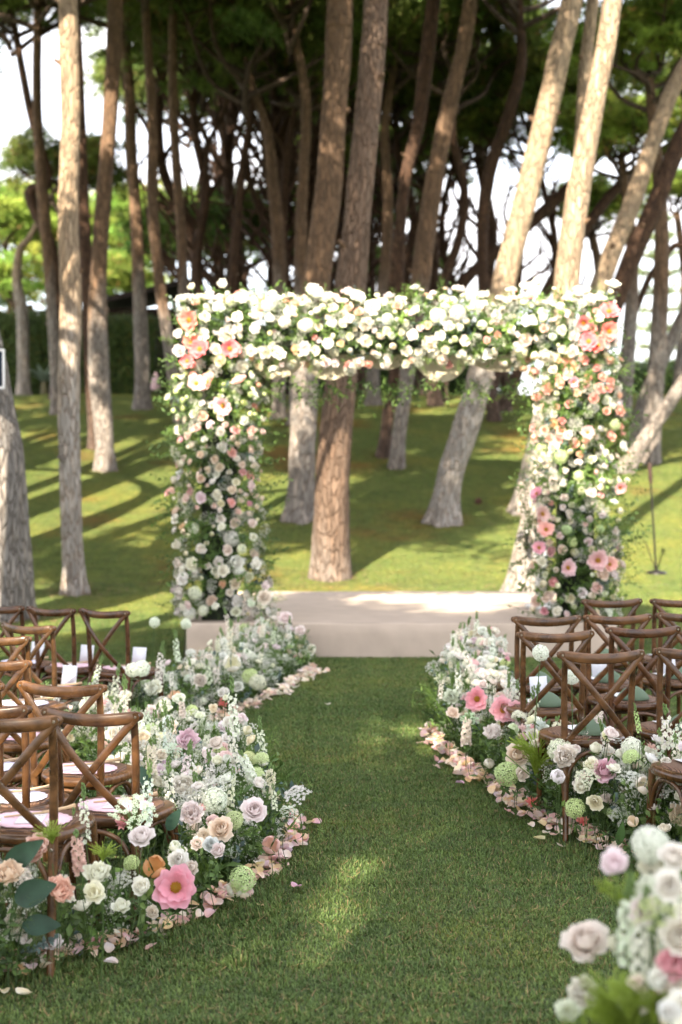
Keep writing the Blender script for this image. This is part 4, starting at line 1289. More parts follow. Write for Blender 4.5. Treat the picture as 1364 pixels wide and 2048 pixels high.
    # blossoms that stick out above and beside
    for (px, py, kd, s) in [(385, 590, 'peony', .7), (446, 592, 'peony', .9), (625, 600, 'peony', 1.1), (700, 598, 'peony', 1.1), (685, 612, 'rose', 1.1), (1052, 585, 'peony', 1.2), (1075, 600, 'peony', 1.1), (980, 600, 'rose', 1.1),
                            (1178, 616, 'peony', 1.0), (830, 632, 'peony', 1.0), (900, 606, 'rose', 1.2), (500, 607, 'rose', 1.1), (760, 620, 'rose', 1.1), (1232, 975, 'rose', .8), (345, 888, 'rose', .6), (1130, 608, 'rose', 1.1)]:
        p = PX(px, py, AY - .1); add(kd, p, (0, -.6, .8), s, WHITE if py < 800 else PALEP, True)
    # foliage: leafy sprigs, eucalyptus, airy fronds and baby's breath, each joined
    def mass(name, libs, n, mat, f, sc0, sc1, tints, out=(-.20, -.02)):
        g = G(); A = {i: ([], []) for i in range(len(libs))}
        for k in range(n):
            p, n_ = f(k)
            n_ = np.array(n_) / np.linalg.norm(n_)
            q = p + n_ * r.uniform(*out) - org
            d = n_ + r.randn(3) * .6
            i = r.randint(len(libs)); t = np.array(tints[r.randint(len(tints))]) * (.7 + .6 * r.rand())
            A[i][0].append(basis(q, d, r.rand() * 6.28, r.uniform(sc0, sc1))); A[i][1].append(t)
        for i, (m, t) in A.items():
            if m: g.put(libs[i], np.array(m), np.array(t))
        o = link(name, g.mesh(name, mat), e); o['kind'] = 'stuff'; return o
    def anyw(k):
        back = k % 5 == 0
        if k % 10 < 4: return beam(XL, XR, back)
        return pillar(-1.16 if k % 2 else 2.24, .36, .36, 2.8, back)
    mass('foliage', SPRIGS, 2400, M_LEAF, anyw, .5, .95, [(1, 1, 1), (.7, .75, .7), (1.2, 1.25, 1)])
    mass('eucalyptus', EUC, 380, M_LEAF, anyw, .5, .9, [(1, 1, 1), (.8, .85, .9)])
    mass('airy_fronds', FRONDS, 330, M_LEAF, anyw, .5, 1.0, [(1, 1, 1), (1.3, 1.2, .9)], (-.08, .05))
    mass('tiny_white_blossom', GYP, 460, M_PETAL, anyw, .7, 1.1, [(1, 1, 1)], (-.06, .03))
    mass('outer_sprigs', SPRIGS + [FRONDS[0]], 700, M_LEAF, anyw, .6, 1.15, [(1.1, 1.1, .9), (1.3, 1.3, 1), (.8, .85, .8)], (-.02, .05))
    # trailing tendrils below the beam and beside the columns
    def trail(k):
        if k % 2:
            x = XL + (XR - XL) * r.rand(); return np.array([x, AY - .2 + .4 * r.rand(), 2.66 - .16 * r.rand()]), (r.randn() * .3, r.randn() * .3, -1)
        xs = [-1.60, -.72, 1.82, 2.68][r.randint(4)]
        return np.array([xs + r.randn() * .03, AY - .15 + .3 * r.rand(), .6 + 2.2 * r.rand()]), ((-1 if xs in (-1.60, 1.82) else 1), -.2, .1)
    mass('trailing_greenery', SPRIGS, 330, M_LEAF, trail, .6, 1.1, [(1.1, 1.1, .9), (.8, .85, .8)], (0, .03))
    # ivory cloth gathered in swags under the beam
    for (xa, xb, zs, sag) in [(496, 606, 742, .13), (606, 712, 742, .14), (728, 812, 738, .06), (832, 936, 744, .15), (938, 1072, 738, .08)]:
        X0, X1 = (xa - 682) * AY / FPX, (xb - 682) * AY / FPX
        nu, nv = 25, 10
        P = np.zeros((nu, nv, 3))
        ztop = 2.92; zend = CAM_H - (zs - 18 - HOR) * AY / FPX
        for i in range(nu):
            u = i / (nu - 1)
            hem = zend - (.03 + sag) * (4 * u * (1 - u)) ** .8
            for j in range(nv):
                v = j / (nv - 1)
                z = ztop + (hem - ztop) * v
                fold = .014 * math.sin(u * 24 + 1.5 * v) * v
                P[i, j] = (X0 + (X1 - X0) * u, AY + .10 + .10 * math.sin(math.pi * u) * (1 - v) - .05 * v * math.sin(math.pi * u) + fold, z)
        g = G(); g.grid(P - org, (1, 1, 1)); link('cloth_swag', g.mesh('swag', M_CLOTH), e)
    # crossbar carrying the cloth behind
    fr((-1.3, AY + .90, 2.9), (2.38, AY + .96, 2.96))
    for xc in (-1.27, 2.35):
        fr((xc - .02, AY + .14, 2.9), (xc + .02, AY + .90, 2.95))
    print('arch flowers', cnt)
build_arch()

# ------------------------------------------------------------------ flower beds on the grass
def inpoly(x, y, poly):
    c = False; n = len(poly)
    for i in range(n):
        x1, y1 = poly[i]; x2, y2 = poly[(i + 1) % n]
        if (y1 > y) != (y2 > y) and x < (x2 - x1) * (y - y1) / (y2 - y1) + x1: c = not c
    return c
def dline(x, y, line):
    best = 9
    for (ax, ay), (bx, by) in zip(line[:-1], line[1:]):
        t = max(0, min(1, ((x - ax) * (bx - ax) + (y - ay) * (by - ay)) / ((bx - ax) ** 2 + (by - ay) ** 2)))
        best = min(best, math.hypot(x - ax - t * (bx - ax), y - ay - t * (by - ay)))
    return best
PALETTE = [('ranunculus', .8, 1.2, WHITE, 5), ('ranunculus', .7, 1.1, CREAM, 2.5), ('rose', .6, .95, WHITE, 6), ('rose', .5, .85, PALEP, 2.5), ('garden_rose', .65, .85, BLUSH, 1.5), ('peony', .6, .8, WHITE, 1.5), ('carnation', .8, 1.2, PINK, 1.6), ('carnation', .8, 1.2, BLUSH, 2),
           ('hydrangea', .55, .8, GREENW, 1.6), ('hydrangea', .55, .75, WHITE, 1.4), ('lace_flower', .7, 1.1, (.95, .97, .92), 4), ('flower_bud', .9, 1.3, WHITE, 2.5), ('tulip', .7, .95, PALEP, 1)]
def build_bed(label, poly, edge, seed, nfl, nsp, heroes, hmax=.40, fol=1.0, foltint=(1, 1, 1), hmin=.07, lowrim=.36, spike_cols=(WHITE, WHITE, PALEP), focus=None, fprob=.3, lean=0.0):
    r = np.random.RandomState(seed)
    xs = [p[0] for p in poly]; ys = [p[1] for p in poly]
    cx, cy = sum(xs) / len(xs), sum(ys) / len(ys)
    org = np.array([cx, cy, hgt(cx, cy)])
    e = empty('flower_bed', tuple(org), 0, label, 'flower bed', 'flower drifts along the aisle')
    stems = G()
    def sample():
        while focus and r.rand() < fprob:
            fx = [p[0] for p in focus]; fy = [p[1] for p in focus]
            x, y = r.uniform(min(fx), max(fx)), r.uniform(min(fy), max(fy))
            if inpoly(x, y, focus) and dline(x, y, edge) > .05: return x, y
        while True:
            x, y = r.uniform(min(xs), max(xs)), r.uniform(min(ys), max(ys))
            if inpoly(x, y, poly) and dline(x, y, edge) > .06: return x, y
    def top(x, y):
        d = dline(x, y, edge)
        return hmin + (hmax - hmin) * min(1, d / lowrim) ** .8 * (1 + .3 * noise.noise(Vector((x * 3, y * 3, seed))))
    def stem(p, c=(.07, .12, .035, 0), rad=.0015):
        g0 = hgt(p[0], p[1])
        b = np.array([p[0] + r.randn() * .03, p[1] + r.randn() * .03, g0 - .01])
        m_ = (b + p) / 2 + [r.randn() * .012, r.randn() * .012, 0]
        stems.tube(catmull([b - org, m_ - org, np.asarray(p) - org], 6), rad, 4, c, cap=False)
    pl = []
    def free(p, rad):
        for q, rq in pl:
            if np.linalg.norm(q - p) < (rad + rq) * .8: return False
        pl.append((p, rad)); return True
    RAD = {'rose': .043, 'ranunculus': .034, 'garden_rose': .055, 'peony': .056, 'open_peony': .08, 'hydrangea': .062, 'flower_bud': .022, 'carnation': .026, 'lace_flower': .05, 'tulip': .03, 'allium': .045, 'larkspur': .02, 'stock_flower': .02, 'green_spray': .04}
    for h_ in heroes:
        kd, px, py, s, h, col = h_[:6]
        if (seed == 43 and px > 1090 and h > .15) or (seed == 41 and px < 300 and h > .2): h += .06
        Y = h_[6] if len(h_) > 6 else (CAM_H - h) * FPX / (py - HOR)
        p = PX(px, py, Y)
        base = {'rose': .086, 'garden_rose': .105, 'peony': .11, 'open_peony': .145, 'hydrangea': .12, 'flower_bud': .045, 'carnation': .05, 'lace_flower': .10, 'tulip': .055, 'allium': .09, 'larkspur': .24, 'stock_flower': .16, 'green_spray': .12, 'ranunculus': .068}[kd]
        sc = s * Y / FPX / base
        toc = np.array([-p[0], -p[1], CAM_H - p[2]]); toc /= np.linalg.norm(toc)
        if kd in ('larkspur', 'stock_flower', 'green_spray'):
            d = np.array([r.randn() * .08, r.randn() * .08, 1]); p = p - [0, 0, base * sc * .5]; st = p - [0, 0, .1 * sc]
            st[2] = max(st[2], hgt(p[0], p[1]) + .02)
        elif kd == 'open_peony': d = toc + r.randn(3) * .15; st = p
        elif kd == 'lace_flower': d = toc * .5 + [0, 0, .7] + r.randn(3) * .1; st = p
        elif kd == 'allium': d = np.array([0, 0, 1.]); st = p
        else: d = toc * .8 + [0, 0, .5] + r.randn(3) * .2; st = p
        flower(e, org, kd, p, d, sc, col, r)
        pl.append((p, RAD[kd] * sc))
        if p[2] - hgt(p[0], p[1]) > .05: stem(st, rad=.0026 if kd == 'allium' else .0015)
    pw = np.array([o[-1] for o in PALETTE], float); pw /= pw.sum()
    for k in range(nfl):
        for _ in range(8):
            x, y = sample(); t = top(x, y)
            kd, lo, hi, col, _w = PALETTE[r.choice(len(PALETTE), p=pw)]
            s = r.uniform(lo, hi)
            p = np.array([x, y, hgt(x, y) + max(.03, t * (.45 + .62 * r.rand()))])
            if lean and inpoly(x, y, focus): p += np.array([-.12, -1, 0]) * lean * p[2] * r.uniform(.4, 1)
            if free(p, RAD[kd] * s): break
        else: continue
        d = np.array([r.randn() * .35, r.randn() * .35 - .5, .75])
        flower(e, org, kd, p, d, s, col, r); stem(p)
    for k in range(nsp):
        x, y = sample(); t = top(x, y)
        if t < hmax * .55: x, y = sample(); t = top(x, y)
        kd = 'larkspur' if r.rand() < .7 else 'stock_flower'
        s = r.uniform(.7, 1.05)
        p = np.array([x, y, hgt(x, y) + t * (.7 + .35 * r.rand())])
        flower(e, org, kd, p, (r.randn() * .16, r.randn() * .16, 1), s, spike_cols[r.randint(len(spike_cols))], r)
        stem(p - [0, 0, .1])
    area = 0
    for i in range(len(poly)):
        x1, y1 = poly[i]; x2, y2 = poly[(i + 1) % len(poly)]; area += x1 * y2 - x2 * y1
    area = abs(area) / 2
    def mass(name, libs, dens, mat, sc0, sc1, tints, zf0, zf1, up=1.0):
        g = G(); A = {i: ([], []) for i in range(len(libs))}
        for k in range(int(dens * area)):
            x, y = sample(); t = top(x, y)
            z = hgt(x, y) + t * r.uniform(zf0, zf1)
            d = np.array([r.randn() * .55, r.randn() * .55 - .1, up])
            s = r.uniform(sc0, sc1) * (.55 + .45 * min(1, t / .25))
            i = r.randint(len(libs)); tt = np.array(tints[r.randint(len(tints))]) * (.65 + .6 * r.rand())
            lz = lean * max(0, z - hgt(x, y)) * r.uniform(.3, 1) if (lean and inpoly(x, y, focus)) else 0
            A[i][0].append(basis(np.array([x - .12 * lz, y - lz, z]) - org, d, r.rand() * 6.28, s)); A[i][1].append(tt)
        for i, (m, t) in A.items():
            if m: g.put(libs[i], np.array(m), np.array(t) * np.array(foltint) if mat is M_LEAF else np.array(t))
        if g.n:
            o = link(name, g.mesh(name, mat), e); o['kind'] = 'stuff'
    mass('foliage', SPRIGS, 520 * fol, M_LEAF, .55, 1.0, [(1, 1, 1), (.65, .7, .65), (1.25, 1.3, 1)], .0, .48)
    mass('low_dark_leaves', SPRIGS, 420 * fol, M_LEAF, .5, .9, [(.5, .55, .5), (.7, .75, .6)], .0, .35, .35)
    mass('eucalyptus', EUC, 50 * fol, M_LEAF, .6, 1.0, [(1, 1.05, 1.1)], .1, .5)
    mass('feathery_fronds', FRONDS, 170 * fol, M_LEAF, .6, 1.0, [(1, 1, 1), (1.3, 1.25, 1), (.75, .8, .75)], .1, .55)
    mass('tiny_white_blossom', GYP, 150, M_PETAL, .7, 1.1, [(1, 1, 1)], .1, .8)
    so = link('flower_stems', stems.mesh('stems', M_STEM), e); so['kind'] = 'stuff'
    return e, org, r

EDGE_LN = [(-1.75, 4.35), tuple(GR(0, 1962)), tuple(GR(110, 1925)), tuple(GR(230, 1885)), tuple(GR(330, 1842)), tuple(GR(400, 1828)), tuple(GR(480, 1785)), tuple(GR(540, 1740)), tuple(GR(578, 1690)), tuple(GR(560, 1625)), tuple(GR(500, 1560)), tuple(GR(420, 1508))]
POLY_LN = EDGE_LN + [(-1.15, 8.6), (-1.55, 8.7), (-1.25, 7.4), (-.95, 6.6), (-.60, 6.0), (-.66, 5.55), (-.82, 5.2), (-1.1, 4.86), (-1.75, 4.86)]
H_LN = [('open_peony', 352, 1775, 84, .22, (.93, .52, .60)), ('rose', 285, 1682, 50, .38, WHITE), ('rose', 508, 1625, 50, .34, WHITE), ('garden_rose', 444, 1662, 50, .30, BLUSH),
        ('rose', 405, 1672, 30, .28, PALEP), ('rose', 420, 1692, 32, .27, PALEP), ('rose', 437, 1706, 32, .26, PALEP), ('rose', 393, 1690, 28, .26, PALEP), ('rose', 358, 1722, 40, .27, WHITE), ('rose', 388, 1735, 28, .22, PALEP),
        ('peony', 115, 1788, 56, .26, (.93, .68, .60)), ('peony', 20, 1756, 54, .32, (.93, .70, .60)), ('peony', 32, 1840, 60, .20, WHITE), ('peony', 197, 1752, 50, .30, WHITE), ('rose', 190, 1790, 46, .25, WHITE), ('rose', 243, 1820, 38, .18, WHITE),
        ('rose', 287, 1778, 40, .22, WHITE), ('peony', 78, 1700, 54, .38, (.93, .70, .60)), ('rose', 113, 1890, 36, .10, PALEP), ('rose', 303, 1828, 28, .12, PALEP), ('hydrangea', 485, 1758, 56, .15, GREENW), ('hydrangea', 468, 1640, 40, .32, GREENW),
        ('lace_flower', 268, 1625, 84, .42, (.85, .95, .80)), ('lace_flower', 594, 1592, 56, .36, (.9, .98, .85)), ('lace_flower', 345, 1502, 44, .42, (.85, .95, .8)), ('peony', 382, 1630, 46, .36, PALEP), ('peony', 365, 1578, 46, .36, PALEP),
        ('tulip', 540, 1697, 34, .18, (.84, .60, .62)), ('tulip', 308, 1745, 42, .26, (.80, .50, .28)), ('peony', 375, 1485, 42, .40, (.90, .76, .84)), ('rose', 450, 1520, 34, .34, BLUSH), ('rose', 322, 1512, 26, .36, PALEP), ('rose', 318, 1542, 26, .34, PALEP),
        ('larkspur', 298, 1595, 110, .42, WHITE), ('larkspur', 175, 1635, 100, .42, WHITE), ('larkspur', 335, 1590, 110, .40, WHITE), ('larkspur', 410, 1575, 110, .38, WHITE), ('larkspur', 420, 1550, 100, .38, WHITE), ('larkspur', 152, 1640, 70, .4, WHITE),
        ('stock_flower', 165, 1705, 80, .36, (.82, .56, .56)), ('larkspur', 460, 1580, 90, .38, WHITE), ('larkspur', 380, 1560, 110, .38, WHITE), ('allium', 430, 1600, 50, .36, (.9, .95, .85)), ('larkspur', 548, 1590, 60, .34, WHITE),
        ('carnation', 245, 1650, 28, .36, (.72, .38, .36)), ('flower_bud', 345, 1700, 24, .3, WHITE), ('tulip', 470, 1790, 34, .08, WHITE), ('green_spray', 105, 1665, 46, .46, WHITE), ('green_spray', 205, 1700, 50, .4, WHITE), ('lace_flower', 575, 1625, 40, .25, (.9, .98, .85)),
        ('rose', 230, 1470, 34, .4, PALEP), ('larkspur', 240, 1440, 90, .5, WHITE)]
BED_LN = build_bed('nearest left flower drift with a big open pink peony beside the front chairs', POLY_LN, EDGE_LN, 41, 250, 32, H_LN, .42, 1.9, lowrim=.13, focus=[(-1.6, 4.45), (-1.14, 4.70), (-.9, 5.0), (-.66, 5.35), (-.60, 5.7), (-.80, 5.45), (-1.02, 5.06), (-1.6, 5.0)], fprob=.42)
EDGE_LF = [tuple(GR(250, 1490)), tuple(GR(300, 1462)), tuple(GR(400, 1432)), tuple(GR(470, 1412)), tuple(GR(550, 1388)), tuple(GR(600, 1362)), tuple(GR(622, 1345)), (-.28, 12.9)]
POLY_LF = EDGE_LF + [(-.35, 13.1), (-.95, 13.1), (-1.0, 11.9), (-1.25, 10.6), (-1.6, 9.7), (-1.9, 8.7), (-1.75, 8.0), (-1.45, 8.2)]
H_LF = [('allium', 309, 1245, 22, .55, (.9, .95, .85), 11.0), ('allium', 372, 1248, 22, .55, (.9, .95, .85), 11.4), ('allium', 283, 1337, 34, .45, (.9, .95, .85)), ('allium', 265, 1340, 30, .45, (.9, .95, .85), 9.0), ('larkspur', 318, 1330, 70, .5, WHITE, 9.6),
        ('larkspur', 345, 1350, 50, .4, WHITE), ('larkspur', 170, 1390, 70, .45, WHITE), ('larkspur', 190, 1350, 60, .45, WHITE, 9.0), ('larkspur', 230, 1380, 80, .45, WHITE, 8.9), ('larkspur', 250, 1400, 80, .4, WHITE), ('larkspur', 475, 1300, 60, .4, WHITE, 12.0),
        ('peony', 400, 1362, 26, .25, PALEP), ('tulip', 462, 1335, 34, .3, WHITE), ('hydrangea', 515, 1365, 34, .16, CREAM), ('hydrangea', 500, 1352, 34, .2, GREENW), ('rose', 475, 1375, 22, .15, PALEP), ('rose', 447, 1388, 22, .12, WHITE),
        ('carnation', 447, 1407, 20, .06, CORAL), ('peony', 310, 1380, 34, .3, WHITE), ('rose', 350, 1395, 24, .2, PEACH), ('hydrangea', 325, 1410, 34, .2, WHITE), ('rose', 620, 1300, 22, .25, WHITE, 12.6), ('rose', 600, 1265, 22, .35, PALEP, 12.8), ('rose', 570, 1240, 26, .5, PALEP, 12.8), ('rose', 540, 1300, 22, .3, CREAM, 12.4), ('garden_rose', 530, 1195, 30, .6, PALEP, 13.0)]
BED_LF = build_bed('far left flower drift curving up to the foot of the left flower column', POLY_LF, EDGE_LF, 42, 270, 40, H_LF, .40, 1.1, hmin=.08, lowrim=.4)
EDGE_R = [(1.85, 5.55), tuple(GR(1330, 1728)), tuple(GR(1240, 1708)), tuple(GR(1190, 1688)), tuple(GR(1120, 1662)), tuple(GR(1060, 1628)), tuple(GR(1005, 1590)), tuple(GR(940, 1545)), tuple(GR(895, 1510)), tuple(GR(868, 1465)), (.62, 9.9)]
POLY_R = EDGE_R + [(1.0, 11.0), (1.2, 10.9), (1.1, 9.4), (.98, 8.2), (1.10, 7.5), (1.2, 7.1), (1.5, 6.75), (1.9, 6.3), (2.05, 5.7)]
H_R = [('garden_rose', 1034, 1514, 48, .30, BLUSH), ('rose', 1040, 1550, 30, .24, PALEP), ('garden_rose', 1208, 1545, 50, .30, (.93, .72, .74)), ('rose', 1185, 1535, 32, .32, PALEP), ('hydrangea', 1014, 1548, 48, .24, GREENW), ('hydrangea', 1150, 1616, 44, .16, GREENW),
       ('flower_bud', 1112, 1562, 30, .28, WHITE), ('rose', 1165, 1578, 32, .24, CREAM), ('rose', 1192, 1603, 32, .20, CREAM), ('carnation', 1166, 1645, 24, .10, CORAL), ('carnation', 1066, 1606, 24, .1, CORAL), ('lace_flower', 1172, 1556, 50, .30, (.92, .97, .88)),
       ('lace_flower', 1262, 1562, 50, .30, (.95, .97, .92)), ('allium', 1263, 1495, 42, .42, (.95, .97, .92)), ('allium', 1072, 1453, 40, .40, (.95, .97, .92)), ('allium', 1081, 1306, 34, .78, (.95, .97, .92), 7.1), ('allium', 1143, 1354, 32, .72, (.95, .97, .92), 6.9),
       ('stock_flower', 1183, 1490, 80, .36, (.93, .74, .72)), ('larkspur', 1215, 1490, 80, .38, WHITE), ('open_peony', 955, 1398, 46, .42, (.93, .56, .64)), ('open_peony', 1008, 1420, 50, .42, (.93, .56, .68)), ('open_peony', 1034, 1426, 48, .42, (.93, .60, .70)),
       ('peony', 1330, 1550, 52, .32, WHITE), ('peony', 1362, 1632, 46, .18, CREAM), ('tulip', 1285, 1582, 34, .26, WHITE), ('green_spray', 1080, 1490, 90, .38, WHITE), ('green_spray', 1070, 1510, 80, .33, WHITE), ('peony', 1128, 1515, 46, .34, WHITE),
       ('hydrangea', 1120, 1500, 46, .36, WHITE), ('hydrangea', 1140, 1490, 50, .36, WHITE), ('larkspur', 1160, 1480, 70, .36, WHITE), ('peony', 988, 1470, 36, .32, WHITE), ('stock_flower', 935, 1460, 60, .3, PALEP), ('larkspur', 918, 1350, 70, .5, WHITE, 8.9),
       ('larkspur', 940, 1340, 60, .5, WHITE, 9.3), ('larkspur', 1010, 1290, 60, .5, WHITE, 10.6), ('larkspur', 880, 1370, 50, .4, WHITE, 8.9), ('larkspur', 1050, 1440, 80, .42, WHITE), ('larkspur', 1020, 1380, 70, .5, WHITE, 8.0), ('peony', 905, 1395, 30, .36, PALEP),
       ('larkspur', 1318, 1490, 90, .42, WHITE), ('larkspur', 1350, 1500, 90, .42, WHITE), ('larkspur', 1280, 1440, 50, .5, (.6, .75, .4), 6.1), ('lace_flower', 940, 1440, 40, .34, (.8, .95, .7)), ('rose', 905, 1430, 26, .3, BLUSH)]
BED_R = build_bed('right flower drift with coral peonies curving past the right hand chairs', POLY_R, EDGE_R, 43, 470, 34, H_R, .46, 2.2, lowrim=.12, focus=[(.74, 7.9), (.90, 7.15), (1.10, 6.62), (1.3, 6.25), (1.5, 5.98), (1.95, 5.6), (2.1, 5.95), (1.8, 6.35), (1.5, 6.95), (1.15, 7.4), (.95, 7.9)], fprob=.55, lean=.9)
EDGE_C = [(.38, 2.25), (.43, 2.7), (.52, 3.1), (.68, 3.45), (.9, 3.7)]
POLY_C = EDGE_C + [(1.0, 3.6), (.85, 2.2)]
YC = 3.0
H_C = [('allium', 1300, 1690, 74, .8, (.95, .97, .93), YC), ('garden_rose', 1172, 1898, 92, .5, (.95, .84, .87), 3.05), ('larkspur', 1250, 1840, 190, .6, WHITE, 2.95), ('larkspur', 1285, 1890, 170, .5, WHITE, 2.85), ('allium', 1350, 1900, 60, .5, (.85, .92, .8), 3.0), ('allium', 1300, 1780, 60, .6, (.8, .85, .7), 2.95),
       ('rose', 1345, 1720, 60, .7, WHITE, 2.85), ('rose', 1340, 1775, 60, .65, WHITE, 2.75), ('peony', 1165, 1990, 60, .4, WHITE, 2.95), ('rose', 1135, 2030, 50, .35, WHITE, 3.00), ('peony', 1350, 1940, 70, .45, (.92, .62, .62), 2.75), ('rose', 1300, 1990, 46, .4, WHITE, 3.0), ('rose', 1340, 2030, 46, .4, WHITE, 2.55),
       ('green_spray', 1215, 2030, 90, .4, WHITE, 2.85), ('green_spray', 1260, 1990, 95, .4, WHITE, 2.75), ('green_spray', 1310, 2030, 90, .35, WHITE, 3.0), ('green_spray', 1230, 2040, 90, .35, WHITE, 2.80), ('green_spray', 1190, 2070, 140, .3, WHITE, 2.95), ('green_spray', 1245, 1780, 90, .7, WHITE, 3.05), ('lace_flower', 1310, 1830, 90, .6, (.7, .85, .45), 2.75)]
_rc = np.random.RandomState(4)
for _k in range(15):
    H_C.append(('green_spray', int(_rc.uniform(1190, 1364)), int(_rc.uniform(1975, 2090)), int(_rc.uniform(60, 95)), .3, WHITE, float(_rc.uniform(2.75, 3.1))))
for _k in range(16):
    H_C.append((['ranunculus', 'rose', 'hydrangea', 'stock_flower'][_k % 4], int(_rc.uniform(1225, 1364)), int(_rc.uniform(1700, 2020)), int(_rc.uniform(36, 70)), .3, [WHITE, WHITE, PALEP][_k % 3], float(_rc.uniform(2.7, 3.1))))
BED_C = build_bed('blurred near flower drift filling the bottom right corner', POLY_C, EDGE_C, 44, 190, 16, H_C, .80, 1.1, (1.6, 1.5, .9), hmin=.2, lowrim=.22)

# tall tendrils and broad dark leaves that belong to the beds
def big_leaves(e, org, items):
    for (px, py, Y, ln, wd, ang, c) in items:
        p = PX(px, py, Y); g = G()
        d = np.array([math.cos(R(ang)), -.25, math.sin(R(ang))])
        leaf_geo(g, ydir((0, 0, 0), d, (0, -1, .4)), ln, wd, c, .25, .15, 0, 8)
        g.tube(catmull([(0, 0, 0), (-.02, .02, -.08), (-.03, .03, -(p[2] - hgt(p[0], Y)))], 6), .003, 5, (.08, .13, .05, 0))
        link('broad_leaf', g.mesh('broad_leaf', M_LEAF), e, tuple(p - org))
big_leaves(BED_LN[0], BED_LN[1], [(8, 1740, 4.75, .17, .08, 40, (.03, .075, .04)), (30, 1800, 4.7, .15, .09, 25, (.028, .07, .04)), (45, 1850, 4.72, .13, .07, 5, (.03, .07, .045)), (335, 1660, 5.6, .10, .05, 60, (.07, .14, .09)), (300, 1570, 6.0, .10, .055, 120, (.06, .12, .08))])
big_leaves(BED_R[0], BED_R[1], [(1236, 1690, 6.3, .11, .04, 80, (.10, .2, .06)), (1318, 1640, 6.2, .16, .04, 110, (.10, .2, .06)), (1340, 1600, 6.3, .14, .035, 75, (.09, .18, .06)), (1120, 1510, 6.9, .09, .05, 120, (.13, .2, .19)), (1150, 1490, 6.9, .09, .05, 50, (.13, .2, .19))])
def tendrils(e, org, items):
    for path, Y, s in items:
        g = G(); P = catmull([PX(x, y, Y) - org for x, y in path], 14)
        g.tube(P, np.linspace(.003, .0013, 14), 5, (.16, .26, .06, 0))
        for k in range(14):
            d = np.random.RandomState(k).randn(3)
            leaf_geo(g, ydir(P[-1], d, (0, 0, 1)), .025 * s, .008, (.2, .32, .08), .1, .2, 0, 2)
        link('tendril', g.mesh('tendril', M_LEAF), e)
tendrils(BED_R[0], BED_R[1], [([(905, 1450), (870, 1400), (838, 1382), (828, 1385), (825, 1405)], 8.2, 1), ([(1000, 1500), (1120, 1600), (1130, 1590)], 6.9, .3), ([(910, 1400), (896, 1330), (905, 1318), (915, 1330)], 9.0, .8), ([(880, 1420), (862, 1385), (843, 1370)], 8.6, 1.6)])
tendrils(BED_LN[0], BED_LN[1], [([(560, 1640), (600, 1560), (612, 1548), (618, 1570)], 6.4, .8), ([(575, 1660), (610, 1620), (640, 1640), (638, 1660)], 6.2, 1.0), ([(540, 1640), (585, 1610), (588, 1650)], 6.2, 1.0), ([(300, 1560), (292, 1500), (300, 1480)], 6.4, .8)])
tendrils(BED_LF[0], BED_LF[1], [([(395, 1380), (450, 1350), (495, 1320)], 10.6, .5), ([(350, 1330), (348, 1270), (345, 1258)], 10.0, 1)])

# ------------------------------------------------------------------ fallen petals
def petal_mesh(seed):
    r = np.random.RandomState(seed)
    nu, nv = 4, 4
    P = np.zeros((nu, nv, 3)); s = .017 + .008 * r.rand()
    a, b, c = r.uniform(.2, .7), r.uniform(-.3, .6), r.uniform(-.2, .2)
    for i in range(nu):
        u = -1 + 2 * i / (nu - 1)
        for j in range(nv):
            v = j / (nv - 1)
            w_ = math.sin(math.pi * (.12 + .72 * v)) ** .7
            P[i, j] = (u * w_ * s, (v - .5) * 2 * s * (1 - .12 * u * u), s * (a * u * u * w_ + b * (v - .4) ** 2 + c * u * v))
    P[..., 2] -= P[..., 2].min()
    t = np.broadcast_to(np.linspace(0, 1, nv)[None, :, None], (nu, nv, 1))
    C = np.array([.98, .86, .70]) * (1 - t) + np.array([1, .97, .96]) * t
    C = np.concatenate([C, np.ones((nu, nv, 1))], -1)
    g = G(); g.grid(P, C.reshape(-1, 4))
    return g
PET = [petal_mesh(i) for i in range(8)]
PETM = [p.mesh('petal', M_PETAL) for p in PET]
PCOL = [PALEP, (.92, .80, .76), (.90, .72, .68), (.92, .86, .76), (.84, .68, .78), (.88, .58, .62), (.90, .76, .50)]
def petal_strip(edge, out, wd, n_ind, n_tot, seed, label, group, cols):
    r = np.random.RandomState(seed)
    E = catmull(np.array(edge), 200)
    seg = np.linalg.norm(np.diff(E, axis=0), axis=1)
    cen = np.array([E[:-1, 0] + 0, E[:-1, 1]]).T
    tg = np.gradient(E, axis=0); tg /= np.linalg.norm(tg, axis=1)[:, None]
    nm = np.stack([tg[:, 1], -tg[:, 0]], 1) * out
    cum = np.concatenate([[0], np.cumsum(seg)]) / seg.sum()
    items = []
    for k in range(n_tot):
        i = int(np.searchsorted(cum, r.rand())) - 1; i = max(0, min(198, i))
        cl = .5 + .5 * noise.noise(Vector((E[i, 0] * 5, E[i, 1] * 5, seed)))
        off = abs(r.randn()) * wd * (.35 + .6 * cl) - .015
        x, y = E[i] + nm[i] * off
        items.append((x, y, max(0, .055 - off * .35) * r.rand()))
    items.sort(key=lambda t: t[1])
    jo = G()
    for k, (x, y, lift) in enumerate(items):
        q = r.randint(8)
        d = (r.randn() * .45, r.randn() * .45, 1)
        M = basis((x, y, hgt(x, y) + .022 + lift), d, r.rand() * 6.28, r.uniform(.8, 1.35))
        c = vary(cols[r.randint(len(cols))], r, .08)
        if k < n_ind:
            o = link('petal', PETM[q], None, mat4=M, color=c)
            tag(o, label, 'petal', group)
        else:
            jo.put(PET[q].arr(), M, [c])
    if jo.n:
        o = jo.mesh('petals', M_PETAL); o = link('fallen_petals', o)
        tag(o, 'remaining pale petals heaped ' + label.split(' petal ')[1], 'petals', group, 'stuff')
